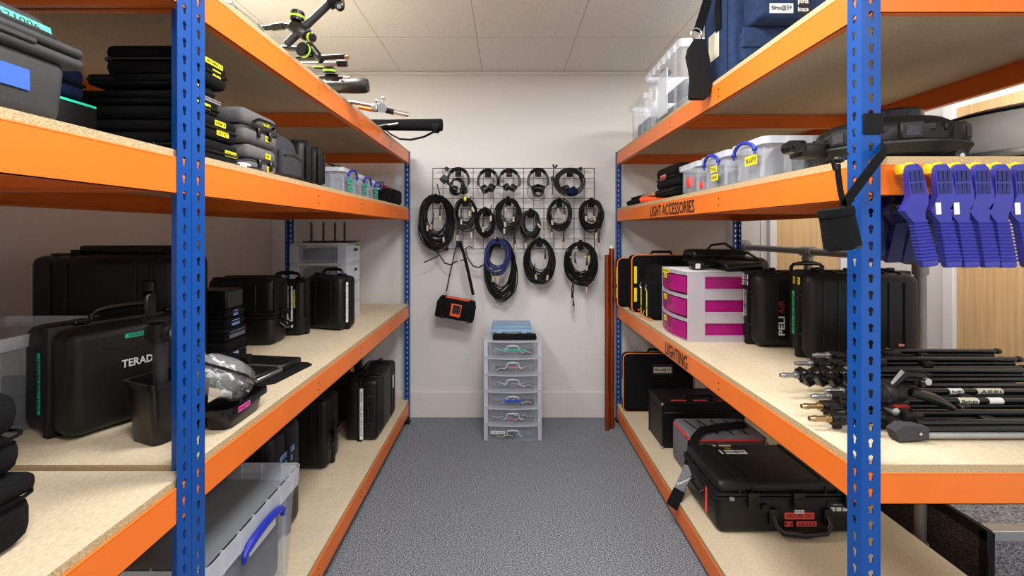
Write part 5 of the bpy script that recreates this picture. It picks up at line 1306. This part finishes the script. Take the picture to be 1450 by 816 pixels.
# pink drawers
X0, X1, Y0, Y1, HT = .868, 1.25, 2.175, 2.53, .337
t = thing('drawer_unit', 'clear desktop unit of three bright pink drawers with yellow labels on the third right shelf', 'drawers', (1.05, 2.35, z))
dz = HT / 3
def arcx(y0, y1, x, bow_, n=8): return [(x - bow_ * math.sin(PI * k / n), y0 + (y1 - y0) * k / n) for k in range(n + 1)]
for k in range(3):
    a = z + k * dz
    fr = MB().prism(arcx(Y0 + .004, Y1 - .004, X0 - .002, .022) + [(X1, Y1), (X1, Y0 + .004)], a + dz - .016, a + dz - .001, 'xy')
    if k == 0: fr.prism(arcx(Y0 + .004, Y1 - .004, X0 - .002, .018) + [(X1, Y1), (X1, Y0 + .004)], a, a + .008, 'xy')
    # near side face with its window
    wx0, wx1, wz0, wz1 = X0 + .085, X1 - .03, a + .032, a + dz - .022
    fr.ext(X0, wx0, Y0, Y0 + .003, a, a + dz).ext(wx1, X1, Y0, Y0 + .003, a, a + dz).ext(wx0, wx1, Y0, Y0 + .003, a, wz0).ext(wx0, wx1, Y0, Y0 + .003, wz1, a + dz)
    fr.ext(X0, X1, Y1 - .003, Y1, a, a + dz).ext(X1 - .003, X1, Y0, Y1, a, a + dz)
    for i in range(4):
        x = wx0 + (wx1 - wx0) * i / 3; fr.ext(x - .001, x + .001, Y0 - .002, Y0 + .001, a + .004, wz0 - .004)
    fr.ext(wx0, wx1, Y0 - .002, Y0 + .001, wz0 - .004, wz0 - .001).ext(wx0 - .008, wx0 - .005, Y0 - .001, Y0, a, a + dz)
    wpart('frame', fr, 'milky_plastic', t, smooth=False)
    dr = MB().prism(arcx(Y0 + .018, Y1 - .018, X0 + .0, .022) + [(X1 - .02, Y1 - .012), (X1 - .02, Y0 + .008)], a + .010, a + .013, 'xy')
    dr.prism(arcx(Y0 + .018, Y1 - .018, X0 - .002, .022) + list(reversed(arcx(Y0 + .018, Y1 - .018, X0 + .002, .022))), a + .010, a + dz - .022, 'xy')
    dr.ext(X0 + .01, X1 - .02, Y0 + .008, Y0 + .010, a + .010, a + dz - .022).ext(X0 + .01, X1 - .02, Y1 - .014, Y1 - .012, a + .010, a + dz - .022)
    wpart('drawer', dr, 'pink_clear', t, smooth=False)
    wpart('finger_grip', MB().ext(X0 - .028, X0 - .012, 2.33, 2.41, a + .045, a + dz - .030, .006, 2), 'pink_solid', t)
    wpart('contents', MB().ext(X0 + .12, X1 - .09, Y0 + .05, Y1 - .06, a + .014, a + dz - .038, .02, 3), 'pink_solid', t)
    tape(t, (X0 - .0335 + .004, 2.395, a + dz - .034), .045, .026, 'yellow_tape', 'LEE', yaw=-90)
tape(t, (X0 - .026, 2.40, z + HT - .010), .10, .020, 'yellow_tape', 'GEL SWATCHES', yaw=-90)
t = thing('sheet', 'white sheet of paper lying on the pink drawer unit', 'paper', (.96, 2.33, z + HT))
wpart('paper', MB().ext(.86, 1.06, 2.20, 2.48, z + HT, z + HT + .003), 'white_label', t, smooth=False)
t = thing('camera_cube', 'small black cube camera with a white sticker, on the pink drawer unit', 'camera', (.955, 2.275, z + HT))
wpart('camera_body', MB().ext(.925, .985, 2.25, 2.30, z + HT + .004, z + HT + .045, .006, 2), 'black_gloss', t)
wpart('lens', MB().cyl((.985, 2.275, z + HT + .025), (1.01, 2.275, z + HT + .025), .018, seg=16), 'black_gloss', t)
tape(t, (.95, 2.2495, z + HT + .024), .024, .024, 'white_label', None)
t = thing('loose_leads', 'loose looped black leads lying on the pink drawer unit beside the small cube camera', 'cable', (1.04, 2.33, z + HT))
rnd = random.Random(4)
for k in range(5):
    wpart('lead', MB().tube([(1.02 + .07 * math.cos(2 * PI * i / 14 + k) + rnd.uniform(-.008, .008), 2.33 + .06 * math.sin(2 * PI * i / 14 + k), z + HT + .010 + .007 * k + rnd.uniform(0, .004)) for i in range(14)], .0036, 6, closed=True), 'cable_black', t)
b = MB().box((1.17, 2.33, z + HT + .022), (.19, .22, .036), .016, 6)
for v_ in b.bm.verts: v_.co.z += .010 * math.sin(v_.co.x * 70) * math.cos(v_.co.y * 55)
tag(b.build('plastic_bag', 'black_leather'), 'crumpled shiny dark plastic bag lying on top of the pink drawer unit', 'bag')
t = thing('leather_bag', 'shiny black leather holdall with looped handles behind the pink drawer unit', 'bag', (1.32, 2.76, z))
wpart('bag_body', MB().ext(1.09, 1.545, 2.63, 2.88, z, z + .380, .05, 4), 'black_leather', t)
wpart('bag_top', MB().ext(1.10, 1.42, 2.67, 2.85, z + .36, z + .425, .028, 4), 'black_leather', t)
wpart('handle', MB().tube([(1.19, 2.70, z + .415), (1.22, 2.70, z + .452), (1.30, 2.70, z + .462), (1.36, 2.70, z + .425), (1.38, 2.70, z + .405)], .007, 8), 'black_leather', t)
wpart('handle', MB().tube([(1.25, 2.64, z + .37), (1.30, 2.635, z + .405), (1.40, 2.635, z + .41), (1.47, 2.64, z + .37)], .007, 8), 'black_leather', t)
wpart('zip', MB().tube([(1.12, 2.66, z + .40), (1.41, 2.66, z + .40)], .003, 6), 'black_gloss', t)

c = hard_case('black hard case with white side labels and grey and red lettering beside the pink drawers', 1.132, 1.74, 2.050, 2.265, z, z + .350, face='-y', rad=.04, split=.45, ribs=True, latches=2)
tape(c, (1.1345, 2.18, z + .318), .10, .022, 'white_label', 'SkyPanel S30', yaw=-90); tape(c, (1.1345, 2.18, z + .290), .10, .022, 'white_label', 'ARRI 2', yaw=-90)
tape(c, (1.1345, 2.155, z + .195), .125, .026, 'white_label', 'films@59', yaw=-90, roll=90, bold=True)
wtext(c, 'PELI', (1.243, 2.0455, z + .105), .085, .028, 'white_label', roll=-90, bold=True); wtext(c, 'AIR', (1.243, 2.0455, z + .190), .062, .028, 'ink_red', roll=-90)
c = hard_case('big black hard case with green and yellow tape behind the folded light stands', 1.215, 1.645, 1.84, 2.03, z, z + .372, face='-y', yaw=-9, pivot=(1.215, 1.84), rad=.045, split=.45, handle=False)
piv = Vector((1.215, 1.84))
def onp(al, ou, zz):
    uu = Vector((math.cos(R(-9)), math.sin(R(-9)))); vv = Vector((-math.sin(R(-9)), math.cos(R(-9)))); p = piv + uu * al + vv * ou; return (p.x, p.y, zz)
tape(c, onp(.0035, .115, z + .185), .185, .020, 'green_tape', 'APUTURE 120D MKII KIT', yaw=-99, roll=90, label='long green label tape')
tape(c, onp(.0035, .085, z + .325), .060, .030, 'yellow_tape', '120D', yaw=-99)
wtext(c, 'PELI', onp(.335, -.003, z + .062), .038, .014, 'ink_white', yaw=-9, bold=True); tape(c, onp(.300, -.003, z + .064), .018, .014, 'yellow_tape', None, yaw=-9, label='small yellow badge')
tape(c, onp(.35, -.003, z + .085), .028, .010, 'salmon_tape', None, yaw=-9)

# light stands laid along the shelf
def stand(label, tip, Y, zc, x_end, r=.013, spig='dull_chrome', yaw=0, knobs='black_plastic', labels=(), big=False, legs=True):
    """folded stand lying along X: tip = x of the spigot end"""
    t = thing('light_stand', label, 'light stand', (tip, Y, zc), (0, 0, R(yaw)), 'folded light stands piled on the third right shelf')
    L = x_end - tip
    MB().cyl((0, 0, 0), (.012, 0, 0), .006, .008, seg=14).cyl((.012, 0, 0), (.020, 0, 0), .0085, seg=14).cyl((.018, 0, 0), (.052, 0, 0), .0075, seg=14).cyl((.046, 0, 0), (.056, 0, 0), .0105, seg=14).build('spigot', spig, t)
    MB().cyl((.055, 0, 0), (L * .97, 0, 0), r * .62, seg=14).build('centre_tube', 'black_gloss', t)
    n = 3
    for i in range(n):
        x = .058 + i * .062
        MB().cyl((x, 0, 0), (x + .034, 0, 0), r * 1.15, seg=16).ext(x + .004, x + .030, -.004, .004, -r * 1.9, -r, .003, 1).build('collar', 'black_plastic', t)
        MB().cyl((x + .016, -r * 1.1, r * .3), (x + .016, -r * 2.4, r * .5), .006, seg=12).ext(x + .002, x + .031, -r * 3.0, -r * 2.2, r * .1, r * .9, .003, 2).build('lock_knob', knobs, t)
    xk = .24
    MB().ext(xk, xk + .05, -r * 1.7, r * 1.7, -r * 1.5, r * 1.5, .006, 2).build('leg_hub', 'black_plastic', t)
    if legs:
        for j, a in enumerate((R(100), R(220), R(340))):
            oy, oz = r * 1.75 * math.cos(a), r * 1.55 * math.sin(a) * .8
            MB().cyl((xk + .03, oy, oz), (L, oy * .95, oz * .95), r * .62, seg=12).cyl((L - .012, oy * .95, oz * .95), (L, oy * .95, oz * .95), r * .8, seg=12).build('leg', 'black_gloss', t)
        MB().ext(L * .55, L * .56 + .02, -r * 2.2, r * 2.2, -r, r, .004, 1).build('brace', 'black_plastic', t)
        MB().cyl((L * .56, -r * 2.6, 0), (L * .56, -r * 2.1, 0), .0045, seg=10).build('rivet', 'chrome', t)
    for (f, w_, m_, tx) in labels:
        o = MB().lathe([(r * .66, -w_ / 2), (r * .66, w_ / 2)], axis='x', seg=14).build('tape_label', m_, t); o.location = (L * f, r * 1.75 * math.cos(R(100)) * .96, r * 1.55 * math.sin(R(100)) * .78)
        if tx: lettering(tx, w_ * .8, r * .7, 'ink', o, Matrix.Translation((0, -r * .67, r * .1)))
    return t
zz = z
stand('thin light stand with brass tip nearest the shelf end, bottom front of the pile', .812, 1.215, zz + .030, 1.62, r=.0145, spig='brass', labels=((.86, .05, 'white_label', None),))
stand('light stand with brass tip and a wrapped label, second from the front of the pile', .830, 1.275, zz + .040, 1.60, r=.014, spig='brass', labels=((.60, .055, 'cream_label', 'Manfrotto'), (.70, .04, 'white_label', None)))
stand('light stand with steel tip and red clip, third from the front of the pile', .898, 1.335, zz + .046, 1.66, r=.0135, labels=((.55, .04, 'white_label', 'films@59'), (.68, .075, 'cream_label', 'ARRI')))
stand('light stand whose steel tip sits just above the third one in the pile', .985, 1.40, zz + .040, 1.70, r=.013)
stand('light stand with square black clamps at its tip, poking farthest to the left', .870, 1.44, zz + .075, 1.66, r=.0125, labels=())
stand('light stand with a ridged steel tip on the upper layer of the pile', .955, 1.50, zz + .095, 1.70, r=.013)
stand('light stand half hidden, upper layer in front of the big black case', 1.06, 1.565, zz + .105, 1.70, r=.0125)
stand('light stand with yellow knobs, farthest back in the pile', 1.125, 1.640, zz + .085, 1.585, r=.011, knobs='clamp_yellow')
stand('light stand lying lowest at the back of the pile', 1.10, 1.60, zz + .030, 1.68, r=.013)
stand('light stand lying lowest in the middle of the pile', 1.02, 1.50, zz + .030, 1.70, r=.013)
t = thing('stand_clamp', 'row of square black ratchet clamps on the stand tip that pokes farthest left', 'clamp', (.93, 1.44, zz + .075))
for k in range(4):
    p = Vector((.945 + .042 * k, 1.435, zz + .072)); M_ = Matrix.Translation(p) @ Matrix.Rotation(R(-28), 4, 'Y')
    wpart('clamp_block', MB().box((0, 0, 0), (.026, .045, .052), .004, 1, M=M_), 'black_gloss', t)
    wpart('bolt', MB().cyl(p + Vector((0, -.035, .0)), p + Vector((0, -.022, .0)), .005, seg=10), 'black_plastic', t)
t = thing('stand_spider', 'black tripod spider with a lever and bolts lying on the stands beside the post', 'tripod head', (1.10, 1.28, zz + .09))
p = Vector((1.03, 1.23, zz + .095))
wpart('hub', MB().cyl(p + Vector((-.03, 0, 0)), p + Vector((.04, 0, 0)), .030, .024, seg=20).sphere(p, .032, 16), 'black_plastic', t)
wpart('wing', MB().tube([p + Vector((.01, -.01, .02)), p + Vector((.035, -.015, .055)), p + Vector((.08, -.015, .055)), p + Vector((.085, -.01, .02))], [.010, .014, .014, .010], 8), 'black_gloss', t)
wpart('lever', MB().tube([p + Vector((.05, -.02, .01)), p + Vector((.10, -.03, -.005)), p + Vector((.15, -.035, -.03))], [.012, .014, .008], 8), 'black_gloss', t)
wpart('bolt', MB().cyl(p + Vector((.085, -.035, .04)), p + Vector((.085, -.015, .04)), .009, seg=14), 'chrome', t)
wpart('bolt', MB().cyl(p + Vector((-.01, -.045, -.035)), p + Vector((-.01, -.02, -.035)), .010, seg=14), 'chrome', t)
t = thing('quick_clip', 'red toggle clip on the stand just right of the near post', 'clip', tuple(at(1275, 577, 1.28)))
wpart('toggle', MB().ext(*[v for v in (at(1262, 577, 1.25).x, at(1285, 577, 1.25).x)], 1.24, 1.26, at(0, 579, 1.25).z, at(0, 573, 1.25).z, .003, 2), 'red_trim', t)
wpart('toggle_base', MB().ext(at(1255, 577, 1.25).x, at(1290, 577, 1.25).x, 1.245, 1.275, at(0, 586, 1.25).z, at(0, 579, 1.25).z, .004, 2), 'black_plastic', t)
t = thing('light_stand', 'folded light stand with a flat grey bracket, frontmost in the pile of stands', 'light stand', (1.0, 1.15, zz))
wpart('bracket', MB().prism([(.985, zz + .004), (1.06, zz + .012), (1.06, zz + .040), (1.0, zz + .046), (.975, zz + .03)], 1.135, 1.165, 'xz'), 'charcoal_fabric', t)
wpart('bracket_rivet', MB().cyl((1.035, 1.130, zz + .026), (1.035, 1.137, zz + .026), .004, seg=10), 'chrome', t)
for k, (dz_, m_) in enumerate(((.014, 'steel_tube'), (.030, 'black_gloss'), (.042, 'black_gloss'))): wpart('leg', MB().cyl((1.05, 1.15 + .006 * k, zz + dz_), (1.70, 1.15 + .008 * k, zz + dz_), .0075, seg=12), m_, t)

# ---- bottom shelf
z = zR4
t = piped('black padded case with orange piping and a white label on the bottom right shelf', .826, 1.33, 3.20, 3.29, z, z + .415)
p = (1.10, 3.1985, z + .305); tape(t, p, .15, .075, 'ink', None, label='black badge holder'); tape(t, (1.10, 3.197, z + .302), .125, .040, 'cream_label', 'films@59', bold=True)
tape(t, (.8255, 3.235, z + .16), .03, .13, 'teal_tape', None, yaw=-90, label='teal strip')
t = thing('flight_case', 'square-edged black flight case with red tape on its lid, bottom right shelf', 'case', (1.17, 2.8, z))
x0, x1, y0, y1, h_ = .918, 1.40, 2.67, 2.92, .265
wpart('case_body', MB().ext(x0, x1, y0, y1, z, z + h_ * .80, .003, 1), 'black_plastic', t)
wpart('case_lid', MB().ext(x0, x1, y0, y1, z + h_ * .805, z + h_, .003, 1), 'black_plastic', t)
b = MB()
for (xx, yy) in ((x0, y0), (x1, y0), (x0, y1), (x1, y1)): b.ext(xx - .003, xx + .003, yy - .003, yy + .003, z, z + h_)
for yy in (y0, y1): b.ext(x0, x1, yy - .003, yy + .003, z + h_ - .003, z + h_ + .003)
for xx in (x0, x1): b.ext(xx - .003, xx + .003, y0, y1, z + h_ - .003, z + h_ + .003)
wpart('edging', b, 'black_gloss', t)
for xx in (x0, x1):
    for zz_ in (z + .006, z + h_ - .004): wpart('corner', MB().sphere((xx, y0, zz_), .009, 10), 'dull_chrome', t)
wpart('handle', MB().tube([(1.08, 2.76, z + h_), (1.09, 2.755, z + h_ + .018), (1.24, 2.755, z + h_ + .018), (1.25, 2.76, z + h_)], .009, 8), 'black_gloss', t)
for a, b_ in ((.985, 1.075), (1.12, 1.20), (1.26, 1.32)): tape(t, ((a + b_) / 2, 2.715, z + h_ + .0018), b_ - a, .018, 'red_tape', None, pitch=-90)
# grey tool bag
x0, x1, y0, y1, h_ = .935, 1.335, 2.31, 2.57, .228
t = thing('tool_bag', 'grey soft bag with red piping and black bungee cord, beside the flight case', 'bag', (1.13, 2.44, z))
wpart('bag_body', MB().ext(x0, x1, y0, y1, z, z + h_, .03, 4), 'grey_fabric', t)
r = .03; pts = []
for (sx, cx_, sy, cy_, a0) in ((1, x1, 1, y1, 0), (-1, x0, 1, y1, 90), (-1, x0, -1, y0, 180), (1, x1, -1, y0, 270)):
    for j in range(5):
        a = R(a0 + 22.5 * j); pts.append((cx_ - sx * r + (r + .001) * math.cos(a), cy_ - sy * r + (r + .001) * math.sin(a), z + h_ - .016))
wpart('piping', MB().tube(pts, .0045, 6, closed=True), 'black_gloss', t)
wpart('red_piping', MB().tube([(1.07, y0 - .003, z + h_ - .014)] + pts[15:10:-1][::1] + [(x0 - .002, 2.52, z + h_ - .014)], .0062, 6), 'red_trim', t)
zig = []
for k in range(9): zig.append((x0 + .05 + k * .037, y0 + (.03 if k % 2 else .21), z + h_ + .004))
wpart('bungee_cord', MB().tube(zig, .003, 6).tube([(x0 + .04, y0 + .03, z + h_ + .004), (x1 - .04, y0 + .20, z + h_ + .005)], .003, 6), 'black_gloss', t)
wpart('zip_cord', MB().tube([(x1 - .01, y0 - .004, z + h_ - .02), (x1 + .004, y0 - .012, z + h_ - .05), (x1 + .01, y0 - .012, z + h_ - .09)], .004, 6), 'red_trim', t)
wpart('strap', MB().tube([(1.29, 2.44, z + h_ + .012), (1.15, 2.40, z + h_ + .020), (1.02, 2.36, z + h_ + .018), (.955, 2.30, z + h_ + .002), (.915, 2.26, z + h_ - .06), (.89, 2.23, z + h_ - .12)], 0, flat=(.020, .002), up=(-.4, -.5, .8)), 'black_fabric', t)
wpart('strap_pad', MB().tube([(.895, 2.22, z + h_ - .10), (.86, 2.19, z + h_ - .145), (.825, 2.17, z + h_ - .19)], 0, flat=(.024, .004), up=(-.5, -.5, .6)), 'grey_fabric', t)
wpart('strap_end', MB().tube([(.827, 2.17, z + h_ - .188), (.800, 2.15, z + h_ - .218), (.785, 2.14, z + h_ - .235), (.780, 2.14, z + h_ - .25)], 0, flat=(.026, .005), up=(-.5, -.5, .6)), 'black_fabric', t)
wpart('side_strap', MB().tube([(x0 + .0, y0 + .02, z + h_ - .02), (x0 - .012, y0 + .0, z + .12), (x0 - .006, y0 - .02, z + .05)], .004, 6), 'black_gloss', t)
o = lettering('Aputure', .075, .014, 'ink_white', t, basis(t).inverted() @ facing((.853, 2.176, z + h_ - .150), -38, -30, -38), True)
# large lying case
x0, x1, y0, y1 = .885, 1.50, 1.905, 2.275
c = hard_case('big black hard case with red labels lying flat on the bottom right shelf', x0, x1, y0, y1, z, z + .222, face='up-y', split=.27, rad=.03, handle=False, latches=0)
for xx in (.985 + .05, 1.225, 1.44):
    wpart('latch', MB().ext(xx - .024, xx + .024, y0 - .014, y0 + .002, z + .120, z + .185, .004, 2).ext(xx - .017, xx + .017, y0 - .018, y0 - .010, z + .125, z + .16, .002, 1), 'black_gloss', c)
hx = 1.235; hz = z + .050
wpart('handle', MB().tube([(hx - .115, y0 - .002, hz + .035), (hx - .112, y0 - .022, hz + .005), (hx - .09, y0 - .030, hz - .020), (hx, y0 - .032, hz - .027), (hx + .09, y0 - .030, hz - .020), (hx + .112, y0 - .022, hz + .005), (hx + .115, y0 - .002, hz + .035)], [.010, .010, .012, .014, .012, .010, .010], 10), 'black_gloss', c)
for s_ in (-1, 1): wpart('handle_mount', MB().ext(hx + s_ * .115 - .018, hx + s_ * .115 + .018, y0 - .010, y0 + .006, z + .045, z + .115, .004, 2), 'black_gloss', c)
tape(c, (hx, y0 + .0045, z + .080), .125, .028, 'red_tape', 'APUTURE 300d'); tape(c, (hx + .03, y0 + .0045, z + .046), .085, .022, 'red_tape', '28352'); tape(c, (hx - .045, y0 + .0045, z + .046), .035, .022, 'red_tape', 'LJ')
tape(c, (hx - .045 + .03, y0 - .019, z + .112), .04, .014, 'white_label', '0050')
o = tape(c, (1.40, y0 + .003, z + .112), .10, .058, 'ink', None, label='black combination lock panel'); 
for k in (-1, 0, 1): m_ = MB().box((k * .026, -.001, -.002), (.020, .002, .016)).build('lock_dial', 'white_label', o, smooth=False)
lettering('TSA LOCK', .05, .006, 'ink_white', o, Matrix.Translation((0, -.001, .016)))
wpart('valve', MB().cyl((1.085, y0 - .008, z + .118), (1.085, y0 + .004, z + .118), .017, seg=20), 'black_gloss', c)
wpart('hasp_plate', MB().ext(.935, .955, y0 - .010, y0 - .001, z + .150, z + .165, .001, 1), 'dull_chrome', c)
tape(c, (.8895, 2.02, z + .085), .022, .115, 'red_tape', None, yaw=-90, label='tall red label')
tape(c, (1.085, 2.17, z + .2232), .125, .036, 'white_label', 'films@59', pitch=-90, bold=True); tape(c, (1.06, 2.235, z + .2232), .09, .014, 'cream_label', None, pitch=-90); wtext(c, 'PELI', (1.075, 2.208, z + .2235), .03, .010, 'clamp_yellow', pitch=-90)
wpart('side_handle', MB().tube([(x0 - .001, 2.13, z + .12), (x0 - .018, 2.13, z + .11), (x0 - .018, 2.03, z + .11), (x0 - .001, 2.03, z + .12)], .007, 8), 'black_gloss', c)
# ------------------------------------------------------------------ camera and view
cd = bpy.data.cameras.new('camera'); cam = bpy.data.objects.new('camera', cd); COL.objects.link(cam); scene.camera = cam
cam.location = (0, 0, CH); cam.rotation_euler = (PI / 2, 0, 0)
cd.sensor_fit = 'HORIZONTAL'; cd.sensor_width = 36; cd.lens = F / 1450 * 36
cd.shift_x = (725 - VX) / 1450; cd.shift_y = -(408 - VY) / 1450; cd.clip_start = 0.02
vs = scene.view_settings; vs.view_transform = 'Standard'; vs.look = 'None'; vs.gamma = 1; vs.use_curve_mapping = False; vs.exposure = 0.04
scene.cycles.max_bounces = 14; scene.cycles.transparent_max_bounces = 40; scene.cycles.diffuse_bounces = 5; scene.cycles.glossy_bounces = 4; scene.cycles.transmission_bounces = 6
scene.cycles.use_denoising = True; scene.cycles.sample_clamp_indirect = 4.0; scene.cycles.caustics_reflective = False; scene.cycles.caustics_refractive = False
